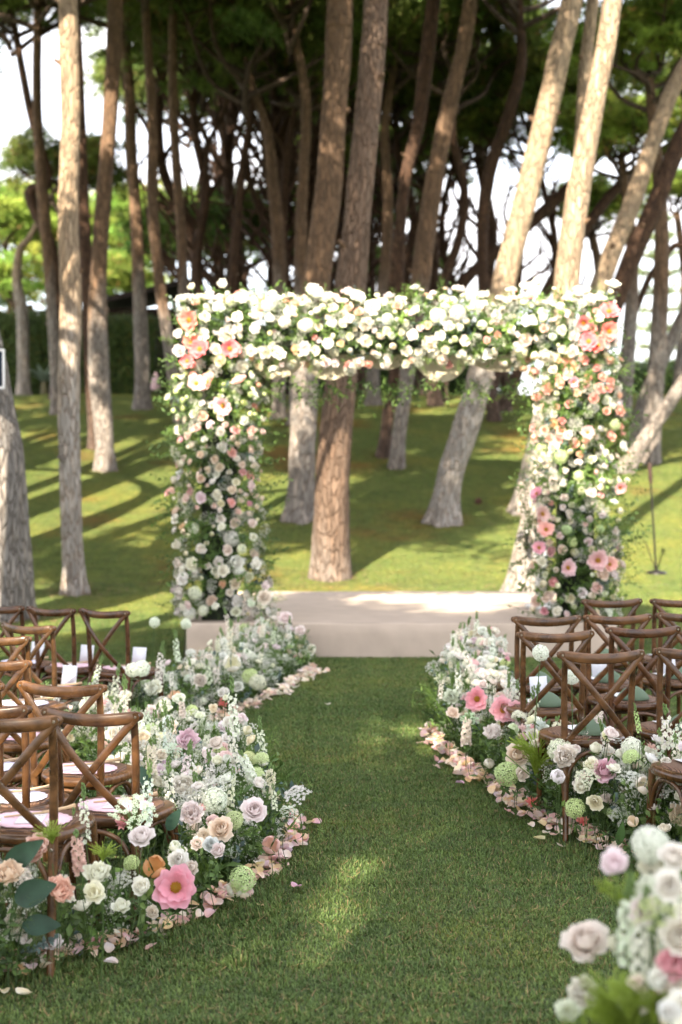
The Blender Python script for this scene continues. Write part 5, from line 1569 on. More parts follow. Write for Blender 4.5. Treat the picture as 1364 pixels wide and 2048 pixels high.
petal_strip(EDGE_LN[1:10], 1, .075, 130, 300, 1, 'curled blush petal lying in the strip along the nearest left flower drift', 'petals along the nearest left drift', PCOL)
petal_strip(EDGE_LF[1:7], 1, .09, 60, 420, 2, 'pale petal lying in the strip along the far left flower drift', 'petals along the far left drift', PCOL[:4] + [WHITE, WHITE])
petal_strip(EDGE_R[0:10], -1, .085, 110, 600, 3, 'blush petal lying in the strip along the right flower drift', 'petals along the right drift', PCOL)
for i, (px, py, col, lab) in enumerate([(605, 1700, PALEP, 'tiny lone pale petal on the grass right of the tulip by the left drift'), (592, 1785, (.7, .45, .6), 'mauve petal alone on the grass right of the nearest left drift'),
        (520, 1822, (.75, .55, .35), 'tan curled petal on the grass below the green hydrangea'), (222, 1938, (.85, .8, .86), 'small white lilac petal alone on grass below the left petal strip'),
        (48, 2002, CREAM, 'cream petal on the grass at the lower left corner'), (6, 1998, (.84, .80, .60), 'yellowish petal at the very left edge of the grass'),
        (1078, 1688, (.62, .60, .36), 'curved dry leaf lying alone on the grass left of the right petal strip'), (1092, 1676, WHITE, 'white petal just outside the right petal strip'),
        (655, 1415, WHITE, 'white feather shaped petal on the lawn in mid aisle'), (920, 1575, (.72, .5, .74), 'small violet petal left of the right drift')]):
    gx = GR(px, py)
    o = link('petal', PETM[i % 8], None, mat4=basis((gx[0], gx[1], hgt(*gx) + .024), (.1, .1, 1), i, 1.15 if i != 2 else .8), color=col)
    tag(o, lab, 'petal')

def fallen_needles():
    r = np.random.RandomState(77); T_ = []; C_ = []
    for k in range(5200):
        y = 4.0 + 18 * r.rand() ** 1.2; x = r.uniform(-1, 1) * (y * .25 + .3)
        if -1.5 < x < 2.6 and 13.1 < y < 16.8: continue
        z = hgt(x, y) + .010 + .016 * r.rand(); a = r.rand() * 6.28; l_ = .035 + .04 * r.rand()
        d = np.array([math.cos(a), math.sin(a), r.randn() * .2]) * l_; s_ = np.array([-math.sin(a), math.cos(a), 0]) * .0013
        p = np.array([x, y, z]); T_.append([p - s_, p + s_, p + d]); v = .6 + .8 * r.rand(); C_ += [[.30 * v, .19 * v, .09 * v, 0]] * 3
    for e_, _p in TR:
        bx_, by_ = e_.location.x, e_.location.y
        if by_ > 36: continue
        for k in range(420):
            a0 = r.rand() * 6.28; q = .15 + abs(r.randn()) * .5
            x, y = bx_ + q * math.cos(a0), by_ + q * math.sin(a0)
            a = r.rand() * 6.28; l_ = .07 + .06 * r.rand(); d = np.array([math.cos(a), math.sin(a), r.randn() * .15]) * l_; s_ = np.array([-math.sin(a), math.cos(a), 0]) * .006
            p = np.array([x, y, hgt(x, y) + .03 + .015 * r.rand()]); T_.append([p - s_, p + s_, p + d]); v = .6 + .8 * r.rand(); C_ += [[.26 * v, .16 * v, .09 * v, 0]] * 3
    g = G(); g.tris(np.array(T_), np.array(C_))
    o = link('fallen_pine_needles', g.mesh('fallen_pine_needles', M_STEM, False)); tag(o, 'thin brown fallen pine needles scattered over the lawn', 'pine needles', kind='stuff')
fallen_needles()

# ------------------------------------------------------------------ cross-back chairs
def superellipse(w, d, n, p=2.6, taper=.12):
    a = np.linspace(0, 2 * np.pi, n, endpoint=False)
    c, s = np.cos(a), np.sin(a)
    q = (np.abs(c) ** p + np.abs(s) ** p) ** (-1 / p)
    x, y = c * q * w / 2, s * q * d / 2
    x = x * (1 + taper * (y / (d / 2)))
    return np.stack([x, y], 1)
def flat_strip(g, path, width, thick, nrm, c=(1, 1, 1), ends=True):
    """a flat bar of rounded section following a path; nrm is the face direction"""
    path = np.asarray(path, float); n = len(path)
    t = np.gradient(path, axis=0); t /= np.linalg.norm(t, axis=1)[:, None]
    nr = np.asarray(nrm, float)
    if nr.ndim == 1: nr = np.tile(nr, (n, 1))
    sd = np.cross(t, nr); sd /= np.linalg.norm(sd, axis=1)[:, None]
    nn = np.cross(sd, t)
    prof = [(-.5, -.3), (-.42, -.5), (.42, -.5), (.5, -.3), (.5, .3), (.42, .5), (-.42, .5), (-.5, .3)]
    wd = np.broadcast_to(np.asarray(width, float), (n,))
    P = np.array([[path[i] + sd[i] * a * wd[i] + nn[i] * b * thick for a, b in prof] for i in range(n)])
    g.grid(P, c, closed=True)
    for k in (0, n - 1):
        b = g.verts(P[k], c); g.Q.append(np.array([[b, b + 1, b + 6, b + 7], [b + 1, b + 2, b + 5, b + 6], [b + 2, b + 3, b + 4, b + 5]]))
def chair_meshes():
    m = {}
    SW, SD, SH = .40, .40, .46
    ring = superellipse(SW, SD, 40)
    cy = .225
    g = G()
    rows = [(.955, SH - .036), (.99, SH - .030), (1.0, SH - .016), (.985, SH - .004), (.94, SH), (.80, SH)]
    P = np.array([[(x * k, y * k + cy, z) for x, y in ring] for k, z in rows]); g.grid(P, (1, 1, 1), closed=True)
    P = np.array([[(x * .955, y * .955 + cy, SH - .036) for x, y in ring], [(x * .78, y * .78 + cy, SH - .036) for x, y in ring]]); g.grid(P[::-1], (1, 1, 1), closed=True)
    m['seat'] = g.mesh('seat', M_WOOD)
    g = G()
    P = np.array([[(x * k, y * k + cy, z) for x, y in ring] for k, z in [(.80, SH - .012), (.795, SH + .005), (.76, SH + .010), (.5, SH + .006), (.2, SH + .003), (.01, SH + .003)]]); g.grid(P, (1, 1, 1), closed=True)
    m['cane_panel'] = g.mesh('cane_panel', M_CANE)
    # top rail: bowed back in the middle
    g = G(); n = 17
    pts, h_ = [], []
    for i in range(n):
        u = -1 + 2 * i / (n - 1)
        pts.append((u * .209, -.055 * (1 - u * u) * .95 - .010, .872 - .018 * (1 - u * u)))
        h_.append(.049 * (1 - .45 * max(0, abs(u) - .86) / .14))
    prof = []
    for k in range(12):
        a = k * 2 * math.pi / 12; c, s = math.cos(a), math.sin(a)
        prof.append((np.sign(c) * abs(c) ** .7 * .5, np.sign(s) * abs(s) ** .7 * .5))
    path = np.array(pts); t = np.gradient(path, axis=0); t /= np.linalg.norm(t, axis=1)[:, None]
    up = np.array([0, 0, 1.0]); sd = np.cross(t, up)
    P = np.array([[path[i] + up * a * h_[i] + sd[i] * b * .030 * (1 if 0 < i < n - 1 else .6) for a, b in prof] for i in range(n)])
    g.grid(P, (1, 1, 1), closed=True)
    for k in (0, n - 1):
        b = g.verts(np.vstack([P[k], path[k] + t[k] * (.006 if k else -.006)]), (1, 1, 1)); i = np.arange(12)
        g.T.append(np.stack([b + i, b + (i + 1) % 12, np.full(12, b + 12)], -1))
    m['top_rail'] = g.mesh('top_rail', M_WOOD)
    for s in (-1, 1):
        g = G()
        path = catmull([(s * .166, .006, .862), (s * .166, .022, .70), (s * .160, .034, .47), (s * .160, .030, .40), (s * .168, -.005, .15), (s * .178, -.035, 0)], 22)
        g.tube(path, np.interp(np.arange(22), [0, 12, 21], [.0145, .0175, .0135]), 10, (1, 1, 1))
        m['rear_leg%d' % s] = g.mesh('rear_leg', M_WOOD)
        g = G()
        path = catmull([(s * .165, .375, .43), (s * .172, .385, .25), (s * .178, .40, 0)], 8)
        g.tube(path, np.linspace(.0175, .013, 8), 10, (1, 1, 1))
        m['front_leg%d' % s] = g.mesh('front_leg', M_WOOD)
        g = G()
        # flat brace, from the rail end across to the foot of the other post
        k = 14; ps = []
        for i in range(k):
            f = i / (k - 1)
            x = s * .192 + (-s * .150 - s * .192) * f; z = .868 + (.468 - .868) * f
            y = -.030 - .038 * math.sin(math.pi * min(1, f * 1.05)) + .042 * f + (.006 if s > 0 else -.006) * math.sin(math.pi * f)
            ps.append((x, y, z))
        flat_strip(g, ps, [.030] * k, .011, (0, 1, 0))
        for q in (0,):
            a = np.linspace(0, 2 * np.pi, 14, endpoint=False)
            c = np.array(ps[0]) + [0, .0, .003]
            rim = np.array([[(c[0] + .0165 * math.cos(t_), c[1] + dy_, c[2] + .0165 * math.sin(t_)) for t_ in a] for dy_ in (-.0075, .0065)])
            g.grid(rim, (1, 1, 1), closed=True)
            b = g.verts(np.vstack([rim[0], [[c[0], c[1] - .0085, c[2]]]]), (1, 1, 1)); i = np.arange(14)
            g.T.append(np.stack([b + i, b + (i + 1) % 14, np.full(14, b + 14)], -1))
        m['brace%d' % s] = g.mesh('cross_brace', M_WOOD)
        c = np.array(ps[0]) + [0, -.0085, .003]
        g = G(); g.tube([c, c - [0, .003, 0]], [.0055, .0040], 8, (1, 1, 1)); m['screwA%d' % s] = g.mesh('screw', M_SCREW)
        c = np.array((s * .160, .020, .418))
        g = G(); g.tube([c - [0, .006, 0], c - [0, .010, 0]], [.0065, .0045], 8, (1, 1, 1)); m['screwB%d' % s] = g.mesh('screw', M_SCREW)
        if s > 0:
            c = np.array(ps[7]) - [0, .012, 0]
            g = G(); g.tube([c, c - [0, .003, 0]], [.0045, .003], 8, (1, 1, 1)); m['screwC1'] = g.mesh('screw', M_SCREW)
        # side arch
        g = G()
        g.tube(catmull([(s * .166, .02, .18), (s * .168, .06, .34), (s * .168, .13, .405), (s * .168, .27, .405), (s * .170, .35, .34), (s * .176, .39, .18)], 20), .0095, 8, (1, 1, 1))
        m['side_arch%d' % s] = g.mesh('bent_arch', M_WOOD)
    for nme, yy in (('rear', .012), ('front', .375)):
        g = G()
        g.tube(catmull([(-.160, yy, .17), (-.150, yy, .30), (-.10, yy, .385), (0, yy, .412), (.10, yy, .385), (.150, yy, .30), (.160, yy, .17)], 24), .0105, 8, (1, 1, 1))
        m[nme + '_arch'] = g.mesh('bent_arch', M_WOOD)
    g = G(); 
    for yy in (.14, .28):
        g.tube([(-.172, yy, .40), (.172, yy, .40)], .009, 8, (1, 1, 1))
    m['seat_rung'] = g.mesh('seat_rung', M_WOOD)
    return m
CM = chair_meshes()
def make_chair():
    e = empty('cross_back_chair', (0, 0, 0), 0, 'x', 'chair')
    for k, nm in [('seat', 'seat'), ('top_rail', 'top_rail'), ('rear_leg-1', 'rear_leg'), ('rear_leg1', 'rear_leg'), ('front_leg-1', 'front_leg'), ('front_leg1', 'front_leg'), ('brace-1', 'cross_brace'), ('brace1', 'cross_brace'),
                  ('side_arch-1', 'bent_arch'), ('side_arch1', 'bent_arch'), ('rear_arch', 'bent_arch'), ('front_arch', 'bent_arch'), ('seat_rung', 'seat_rung')]:
        o = link(nm, CM[k], e)
        if k == 'seat': link('cane_panel', CM['cane_panel'], o)
        if k.startswith('brace'):
            link('screw', CM['screwA' + k[5:]], o)
            if k == 'brace1': link('screw', CM['screwC1'], o)
        if k.startswith('rear_leg'): link('screw', CM['screwB' + k[8:]], o)
    return e
def copy_tree(o, parent=None):
    c = o.copy(); COL.objects.link(c)
    if parent is not None: c.parent = parent; c.matrix_parent_inverse = Matrix()
    for ch in o.children: copy_tree(ch, c)
    return c
PROTO = make_chair(); USED = [False]

def scallop(r0, n, amp, z, cx=0, cy=0, sx=1.0, sy=1.0, th=.003, col=(1, 1, 1)):
    a = np.linspace(0, 2 * np.pi, n * 6, endpoint=False)
    rr_ = r0 * (1 + amp * np.abs(np.sin(a * n / 2)))
    ring = np.stack([cx + rr_ * np.cos(a) * sx, cy + rr_ * np.sin(a) * sy], 1)
    g = G()
    rows = [np.c_[ring, np.full(len(a), z)], np.c_[ring, np.full(len(a), z + th)], np.c_[(ring - [cx, cy]) * .7 + [cx, cy], np.full(len(a), z + th + .002)], np.c_[(ring - [cx, cy]) * .01 + [cx, cy], np.full(len(a), z + th + .002)]]
    g.grid(np.array(rows), np.array([[*col, 0]] * len(a) * 4), closed=True)
    return g
def sheet(w_, h_, M, col, th=.0012):
    g = G(); V = []
    b = G(); b.box((-w_ / 2, -h_ / 2, 0), (w_ / 2, h_ / 2, th), (*col, 0))
    g.put(b.arr(), M); return g
# items left on the seats
def fan_meshes():
    pk = scallop(.125, 22, .05, 0, col=(.80, .56, .64), sx=1.18, sy=.92)
    wh = scallop(.125, 22, .05, 0, col=(.72, .70, .84), sx=1.18, sy=.92)
    card = sheet(.15, .095, basis((.01, -.01, .007), (0, 0, 1), .15), (.80, .76, .78))
    r = np.random.RandomState(3)
    for k in range(16):      # printed blossom on the card, as thin cut shapes
        a = r.rand() * 6.28
        c = [(.62, .30, .40), (.30, .40, .24), (.70, .45, .52)][k % 3]
        x, y = r.uniform(-.05, .06), r.uniform(-.035, .03)
        card.tris([[x, y, .0090], [x + .012 * math.cos(a), y + .012 * math.sin(a), .0090], [x + .008 * math.cos(a + .9), y + .008 * math.sin(a + .9), .0090]], (*c, 0))
    stick = G(); stick.tube([(.03, .06, .012), (.10, .125, .016), (.125, .142, .02)], [.006, .007, .010], 8, (.50, .36, .22, 0)); stick.tube([(-.09, -.01, .010), (.03, .06, .012)], [.003, .005], 6, (.50, .36, .22, 0))
    return pk.mesh('fan_paper', M_PAPER), wh.mesh('fan_paper', M_PAPER), card.mesh('card', M_PAPER), stick.mesh('fan_stick', M_PAPER)
FP, FW, FC, FS = fan_meshes()
def cone_mesh():
    g = G(); n = 28; a = np.linspace(0, 2 * np.pi, n, endpoint=False)
    rows = []
    for rad, z in [(.088, .000), (.090, .003), (.078, .022), (.058, .044), (.036, .060), (.016, .068), (.001, .070)]:
        rows.append([(rad * math.cos(t), rad * math.sin(t), z) for t in a])
    g.grid(np.array(rows), (.13, .19, .125, 0), closed=True)
    return g.mesh('cone', M_PAPER)
CONE = cone_mesh()
CARDW = sheet(.17, .11, basis((0, 0, 0), (0, 0, 1), 0), (.80, .80, .82)).mesh('card', M_PAPER)
CARDU = sheet(.105, .125, basis((0, 0, .0625), (0, -1, .18), 0), (.78, .79, .85), .002).mesh('card', M_PAPER)
CH_TINT = {}
def chair(px_l, px_r, py, dip, rot, label, seat_item, tint=(1, 1, 1), item_label=None, upright=None, zoff=0):
    """from the seen ends of the top rail"""
    s = (py - HOR) / (CAM_H - .862 + dip)
    Y = FPX / s
    pxc = (px_l + px_r) / 2
    # rail centre sits .04 behind the chair origin
    X = (pxc - 682) / s
    if not USED[0]: e = PROTO; USED[0] = True
    else: e = copy_tree(PROTO)
    e.location = (X, Y, hgt(X, Y) + zoff)
    e.rotation_euler = (0, 0, R(rot))
    e['label'] = label; e['group'] = 'cross back chairs in rows'
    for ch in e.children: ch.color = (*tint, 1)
    Mz = Matrix.Rotation(R(rot), 4, 'Z')
    def onseat(x, y, z=.474): return Vector(e.location) + Mz @ Vector((x, y, z))
    if seat_item in ('pink', 'lilac'):
        f = empty('hand_fan', onseat(.0, .19), R(rot) + .1, item_label[0], 'hand fan', 'hand fans on the left chairs')
        link('fan_paper', FP if seat_item == 'pink' else FW, f); link('fan_stick', FS, f)
        c = link('programme_card', FC, None, onseat(0, .19, .474)); c.rotation_euler = (0, 0, R(rot) + .1)
        tag(c, item_label[1], 'card', 'programme cards on the left fans')
    elif seat_item == 'cone':
        c = link('paper_cone', CONE, None, onseat(.01, .15)); c.rotation_euler = (0, 0, R(rot))
        tag(c, item_label[0], 'paper cone', 'green cones on the right chairs')
        c = link('programme_card', CARDW, None, onseat(-.01, .27)); c.rotation_euler = (0, 0, R(rot) + .15)
        tag(c, item_label[1], 'card', 'white cards on the right chairs')
    if upright:
        c = link('upright_card', CARDU, None, onseat(.02, .33)); c.rotation_euler = (0, 0, R(rot) + .15)
        tag(c, upright, 'card', 'upright cards')
    return e
ORG_ = (1.9, 1.75, 1.6)
def il(w_): return ('pink scalloped hand fan on %s' % w_, 'white programme card with printed blossoms on %s' % w_)
def ir(w_): return ('sage green paper cone on %s' % w_, 'flat white card behind the cone on %s' % w_)
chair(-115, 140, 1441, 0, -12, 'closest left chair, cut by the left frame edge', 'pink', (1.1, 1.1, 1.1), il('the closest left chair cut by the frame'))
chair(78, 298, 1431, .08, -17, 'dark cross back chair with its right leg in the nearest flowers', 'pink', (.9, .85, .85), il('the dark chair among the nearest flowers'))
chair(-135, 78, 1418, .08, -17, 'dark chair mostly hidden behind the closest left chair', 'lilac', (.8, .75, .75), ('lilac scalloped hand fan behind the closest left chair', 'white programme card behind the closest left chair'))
chair(27, 228, 1376, .08, -16, 'chair tinted honey as if sunlit in front of white larkspur', 'pink', (1.9, 1.8, 1.7), il('the honey coloured sunlit chair'))  # lighter tint stands in for sunlight on the wood
chair(-170, 25, 1373, .08, -18, 'chair tinted lighter as if sunlit showing only its right rail end at the left edge', 'lilac', (1.5, 1.45, 1.4), ('lilac scalloped hand fan at left edge beside the honey chair', 'white programme card at left edge beside the honey chair'))  # tint raised in place of sun on this chair
chair(-92, 76, 1327, .08, -20, 'chair tinted as if sunlit at left edge above the honey coloured one', 'pink', (1.9, 1.8, 1.7), il('the sunlit tinted chair at left edge'))  # brightness from sun put into the chair tint
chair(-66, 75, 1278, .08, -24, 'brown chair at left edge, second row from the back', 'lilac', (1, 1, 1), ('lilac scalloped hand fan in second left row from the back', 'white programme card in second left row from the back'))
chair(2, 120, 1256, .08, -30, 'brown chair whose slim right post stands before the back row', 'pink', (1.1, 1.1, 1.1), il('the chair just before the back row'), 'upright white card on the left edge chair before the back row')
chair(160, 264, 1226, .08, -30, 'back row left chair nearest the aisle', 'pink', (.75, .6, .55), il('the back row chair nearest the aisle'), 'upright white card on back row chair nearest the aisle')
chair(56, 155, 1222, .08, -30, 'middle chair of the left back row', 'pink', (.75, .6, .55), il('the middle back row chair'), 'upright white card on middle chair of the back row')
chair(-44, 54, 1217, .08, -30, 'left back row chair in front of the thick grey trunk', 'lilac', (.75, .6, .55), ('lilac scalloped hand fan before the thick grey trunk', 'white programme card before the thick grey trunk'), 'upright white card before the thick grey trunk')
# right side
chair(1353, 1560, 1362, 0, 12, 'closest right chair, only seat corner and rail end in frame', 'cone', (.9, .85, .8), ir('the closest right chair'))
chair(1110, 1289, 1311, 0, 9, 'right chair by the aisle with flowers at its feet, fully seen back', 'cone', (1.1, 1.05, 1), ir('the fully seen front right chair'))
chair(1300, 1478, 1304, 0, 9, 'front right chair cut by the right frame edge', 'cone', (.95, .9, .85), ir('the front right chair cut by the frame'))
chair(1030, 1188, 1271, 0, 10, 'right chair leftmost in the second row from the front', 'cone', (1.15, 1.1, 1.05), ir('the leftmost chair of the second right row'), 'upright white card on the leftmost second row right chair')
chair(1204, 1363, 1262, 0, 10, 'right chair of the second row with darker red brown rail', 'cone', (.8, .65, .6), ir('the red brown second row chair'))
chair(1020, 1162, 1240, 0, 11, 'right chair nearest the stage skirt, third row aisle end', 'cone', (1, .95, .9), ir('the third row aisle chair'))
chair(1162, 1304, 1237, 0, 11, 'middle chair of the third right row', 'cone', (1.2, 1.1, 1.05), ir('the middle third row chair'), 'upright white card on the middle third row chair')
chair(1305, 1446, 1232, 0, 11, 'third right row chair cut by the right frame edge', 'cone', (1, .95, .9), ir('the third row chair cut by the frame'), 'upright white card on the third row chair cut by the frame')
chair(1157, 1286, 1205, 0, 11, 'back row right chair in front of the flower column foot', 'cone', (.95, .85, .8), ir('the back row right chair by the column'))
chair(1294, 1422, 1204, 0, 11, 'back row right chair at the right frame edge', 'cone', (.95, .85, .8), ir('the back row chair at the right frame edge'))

# ------------------------------------------------------------------ hedge, hut and other far things
def hedge(label, x0, x1, y0, y1, h, seed, tint=(.85, .75, .65), n=5200):
    r = np.random.RandomState(seed)
    cx, cy = (x0 + x1) / 2, (y0 + y1) / 2
    z = hgt(cx, cy)
    e = empty('hedge', (cx, cy, z - .1), 0, label, 'hedge')
    g = G()
    nx = 24; P = []
    hw, hd = (x1 - x0) / 2, (y1 - y0) / 2
    rows = [(1, 0), (1.0, h * .5), (.97, h * .85), (.85, h * .95), (.4, h * .97), (.01, h * .97)]
    ring = superellipse(2 * hw * .93, 2 * hd * .85, 36, 5, 0)
    P = np.array([[(x * k, y * k, zz + .08 * noise.noise(Vector((x, y, zz)))) for x, y in ring] for k, zz in rows])
    g.grid(P, (1, 1, 1), closed=True); link('stems', g.mesh('core', M_CORE), e)  # solid dark core in place of the shade between the leaves
    g = G(); M_, t_ = [], []
    for k in range(n):
        a = r.rand()
        if a < .6: p = (r.uniform(-hw, hw), -hd + .25 * r.rand() ** 2, h * r.rand()); d = (r.randn() * .5, -1, .4)
        elif a < .9: p = (r.uniform(-hw, hw), r.uniform(-hd, hd), h - .12 * r.rand()); d = (r.randn() * .5, r.randn() * .5, 1)
        else: p = (hw * (1 if r.rand() < .5 else -1), r.uniform(-hd, hd), h * r.rand()); d = (np.sign(p[0]), r.randn() * .4, .3)
        M_.append(basis(p, d, r.rand() * 6, r.uniform(.8, 1.5))); q = .6 + .8 * r.rand()
        br = r.rand() < .12
        t_.append(((1.9 if br else 1) * q * tint[0], q * tint[1], q * tint[2]))
    M_ = np.array(M_); t_ = np.array(t_)
    for i in range(4): g.put(SPRIGS[i], M_[i::4], t_[i::4])
    o = link('leaves', g.mesh('leaves', M_LEAF), e); o['kind'] = 'stuff'
hx = lambda px, Y: (px - 682) * Y / FPX
hedge('clipped hedge with sunlit top behind the slim pines at far left', hx(-60, 43), hx(190, 43), 42.6, 44.6, 2.45, 1)
hedge('clipped dark hedge in front of the hut', hx(205, 43), hx(312, 43), 42.8, 44.2, 2.3, 2, n=2600)
hedge('low dark bushes seen under the arch beyond the lawn crest', hx(500, 45), hx(1000, 45), 44.6, 46.4, 1.1, 3, (.6, .65, .6), 3200)
hedge('low sunlit bushes at the far right beyond the leaning trunks', hx(1210, 50), hx(1480, 50), 49, 51, 1.5, 4, (1.2, 1.2, 1), 2600)
def agave():
    Y = 42.0; p = PX(88, 770, Y); z = hgt(p[0], Y)
    e = empty('agave_plant', (p[0], Y, z), 0, 'pale blue green spiky plant glimpsed in front of the left hedge', 'plant')
    r = np.random.RandomState(2)
    for k in range(16):
        g = G(); a = k * 2.4
        leaf_geo(g, ydir((0, 0, .35), (math.cos(a), math.sin(a), .6 + 1.2 * (k / 16)), (0, 0, 1)), .75, .14, (.30, .38, .30), .4, .3, 0, 6)
        link('leaf', g.mesh('agave_leaf', M_LEAF), e)
    g = G(); g.tube([(0, 0, 0), (0, 0, .4)], [.12, .08], 8, (.2, .18, .1, 0)); link('stem', g.mesh('agave_stem', M_STEM), e)
agave()
def hut():
    Y = 47.0
    x0, x1 = hx(215, Y), hx(428, Y)
    zb = hgt((x0 + x1) / 2, Y) - .1
    e = empty('wooden_hut', ((x0 + x1) / 2, Y + 1.2, zb), 0, 'dark brown timber hut with a sloping roof behind the hedge', 'hut')
    w2 = (x1 - x0) / 2
    n = 20
    for i in range(n):
        g = G(); a = -w2 + 2 * w2 * i / n
        g.box((a + .004, -1.2 - .01 * (i % 2), 0), (a + 2 * w2 / n - .004, -1.13, 3.2), (1, 1, 1), .004); link('plank', g.mesh('plank', M_HUT), e)
    g = G(); g.box((-w2 + .02, -1.12, 0), (w2 - .02, 1.2, 3.2)); link('wall', g.mesh('wall', M_HUT), e)
    top = CAM_H - (563 - HOR) * Y / FPX - zb; lo = CAM_H - (628 - HOR) * Y / FPX - zb
    xa, xp, xb = hx(195, Y), hx(365, Y), hx(450, Y); cx = (x0 + x1) / 2
    for (a, za, b, zb_) in ((xa, lo + .42, xp, top), (xp, top, xb, lo)):
        g = G()
        P = np.array([[(a - cx, -1.7, za), (a - cx, 1.7, za)], [(b - cx, -1.7, zb_), (b - cx, 1.7, zb_)]])
        Q = P + [0, 0, -.16]
        g.grid(P, (1, 1, 1)); g.grid(Q[::-1], (1, 1, 1))
        g.quads([P[0, 0], P[1, 0], Q[1, 0], Q[0, 0]], (1, 1, 1)); g.quads([P[1, 0], P[1, 1], Q[1, 1], Q[1, 0]], (1, 1, 1)); g.quads([P[0, 1], P[0, 0], Q[0, 0], Q[0, 1]], (1, 1, 1))
        link('roof', g.mesh('roof', M_ROOF), e)
    g = G(); g.box((-w2, -1.14, 3.2), (w2, 1.1, lo + .02)); link('gable', g.mesh('gable', M_HUT), e)
hut()
def parasol():
    Y = 41.6; p = PX(311, 786, Y); z = hgt(p[0], Y)
    e = empty('folded_parasol', (p[0], Y, z), 0, 'small folded pale pink parasol standing between hedge and hut', 'parasol')
    g = G(); g.tube([(0, 0, 0), (0, 0, .62)], .012, 8, (1, 1, 1)); link('pole', g.mesh('pole', M_METAL), e)
    g = G(); n = 24; a = np.linspace(0, 6.283, n, endpoint=False)
    g.grid(np.array([[(rad * (1 + .2 * math.cos(6 * t)) * math.cos(t), rad * (1 + .2 * math.cos(6 * t)) * math.sin(t), zz) for t in a] for rad, zz in [(.07, .14), (.12, .2), (.10, .4), (.045, .6), (.01, .68)]]), (1, 1, 1), closed=True)
    link('canopy', g.mesh('canopy', M_PINK), e)
parasol()

# ------------------------------------------------------------------ small things on and round the stage
def torch():
    Y = 20.6; b = PX(1313, 1145, Y); z = hgt(b[0], Y)
    e = empty('garden_torch', (b[0], Y, z), 0, 'thin dark metal torch stake standing in the lawn at right', 'garden torch')
    t = PX(1299, 925, Y) - [b[0], Y, z]
    g = G(); g.tube([(0, 0, -.05), t * .82], [.016, .013], 8, (1, 1, 1)); link('stake', g.mesh('stake', M_METAL), e)
    g = G(); g.tube([t * .80, t * .84, t * .96, t], [.014, .03, .034, .022], 10, (1, 1, 1)); link('torch_head', g.mesh('torch_head', M_HUT), e)
    g = G(); g.tube([(0, 0, .0), (0, 0, .03), (0, 0, .05)], [.15, .14, .04], 18, (1, 1, 1)); link('base', g.mesh('torch_base', M_METAL), e)
    g = G(); q = PX(1291, 1083, Y) - [b[0], Y, z]; g.tube([(0, .02, .02), q], .008, 6, (1, 1, 1)); link('prop', g.mesh('prop', M_METAL), e)
torch()
def pedestal():
    Y = 14.6; p = PX(1080, 1196, Y)
    e = empty('pedestal', (p[0], Y, .32), 0, 'white tapered pedestal with a tan top on the stage by the right column', 'pedestal')
    s = FPX / Y
    g = G(); g.box((-.14, -.14, .0), (.14, .14, .05), (1, 1, 1), .01); g.box((-.09, -.09, .05), (.09, .09, .12), (1, 1, 1), .01); link('foot', g.mesh('foot', M_WHITE), e)
    g = G(); g.tube([(0, 0, .12), (0, 0, .14), (0, 0, .40), (0, 0, .43)], [.05, .045, .062, .07], 16, (1, 1, 1)); link('shaft', g.mesh('shaft', M_WHITE), e)
    g = G(); g.tube([(0, 0, .43), (0, 0, .48)], [.095, .095], 20, (1, 1, 1)); link('top', g.mesh('top', plain('tan_wood', (.5, .3, .16), .5)), e)
    v = link('vase', None or _vase(), None, (p[0], Y, .80)); tag(v, 'small round white vase standing on the pedestal', 'vase')
def _vase():
    g = G(); g.tube([(0, 0, 0), (0, 0, .01), (0, 0, .05), (0, 0, .11), (0, 0, .15), (0, 0, .18)], [.03, .045, .075, .07, .035, .042], 20, (1, 1, 1)); return g.mesh('vase', M_WHITE)
pedestal()
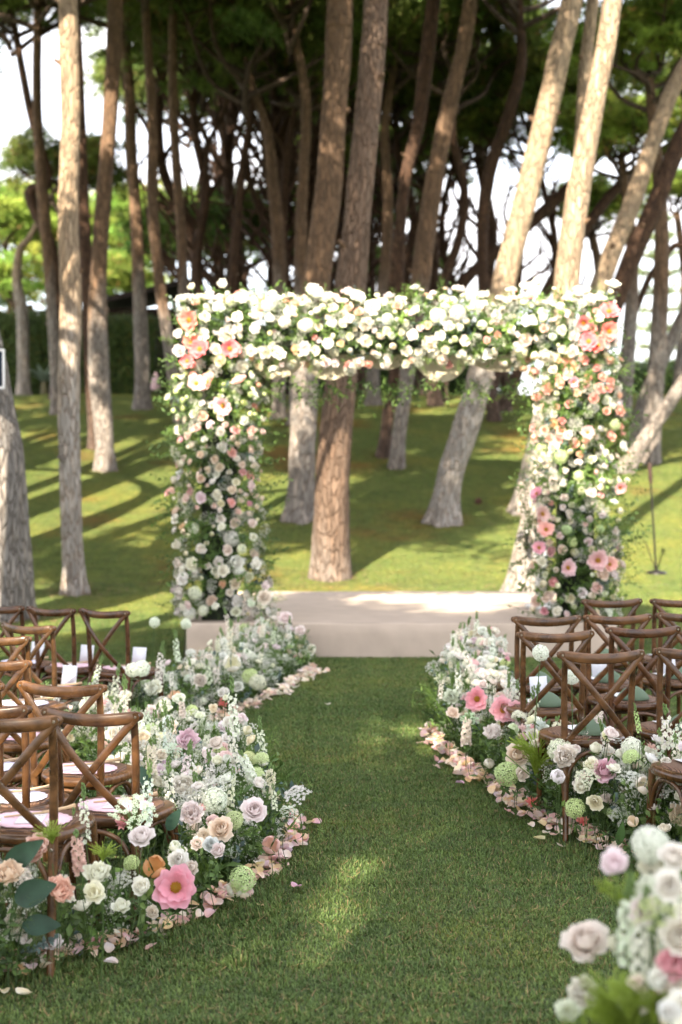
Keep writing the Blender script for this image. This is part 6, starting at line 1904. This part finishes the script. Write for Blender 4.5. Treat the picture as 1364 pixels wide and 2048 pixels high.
def spot():
    Y = 18.85; p = PX(1053, 1076, Y)
    e = empty('spotlight', tuple(p), 0, 'small black spotlight fixed to the pale leaning trunk beside the right column', 'spotlight')
    g = G(); g.tube([(0, .0, -.16), (0, -.01, -.14), (0, -.02, .08), (0, -.03, .13), (0, -.03, .15)], [.02, .032, .034, .03, .012], 14, (1, 1, 1)); link('housing', g.mesh('housing', M_METAL), e)
    g = G(); g.tube([(0, -.05, .085), (0, -.066, .09)], [.016, .012], 12, (1, 1, 1)); link('lens', g.mesh('lens', M_WHITE), e)
    g = G(); g.tube([(0, 0, -.02), (.02, .2, -.03)], .012, 8, (1, 1, 1)); link('bracket', g.mesh('bracket', M_METAL), e)
spot()
def sign():
    Y = 15.98; p = PX(-28, 738, Y)
    e = empty('framed_sign', tuple(p), 0, 'white framed dark board hung on the thick trunk at the left edge', 'sign')
    w_, h_ = 38 * Y / FPX, 40 * Y / FPX
    fw = .028
    for lo, hi in (((-w_, -.02, h_ - fw), (w_, .015, h_)), ((-w_, -.02, -h_), (w_, .015, -h_ + fw)), ((-w_, -.02, -h_ + fw), (-w_ + fw, .015, h_ - fw)), ((w_ - fw, -.02, -h_ + fw), (w_, .015, h_ - fw))):
        g = G(); g.box(lo, hi, (1, 1, 1), .004); link('frame', g.mesh('frame', M_WHITE), e)
    g = G(); g.box((-w_ + fw, -.004, -h_ + fw), (w_ - fw, .012, h_ - fw)); link('board', g.mesh('board', M_DARKB), e)
    g = G(); g.tube([(-.1, .012, .1), (-.12, .5, .12)], .006, 6, (1, 1, 1)); link('hook', g.mesh('hook', M_METAL), e)
sign()
def cone_p():
    Y = 26.0
    p = PX(955, 998, Y); z = hgt(p[0], Y)
    g = G(); n = 60
    for k in range(n):
        f = k / n; a = k * 2.4; q = .05 * math.sin(math.pi * (.1 + .85 * f))
        d = np.array([math.cos(a), math.sin(a), .5]); b_ = np.array([math.cos(a) * q * .4, math.sin(a) * q * .4, f * .12]); sd = np.array([-math.sin(a), math.cos(a), 0]) * .014
        g.quads([b_ - sd * .5, b_ + sd * .5, b_ + d * q + sd, b_ + d * q - sd], (.10, .05, .03, 0))
    o = link('pine_cone', g.mesh('pine_cone', M_STEM), None, (p[0], Y, z + .02)); o.rotation_euler = (1.2, .3, 0)
    tag(o, 'brown pine cone lying on the lawn right of the leaning tan pine foot', 'pine cone')
cone_p()
print('objects', len(SC.objects), 'tris', sum(len(o.data.polygons) for o in SC.objects if o.type == 'MESH'))
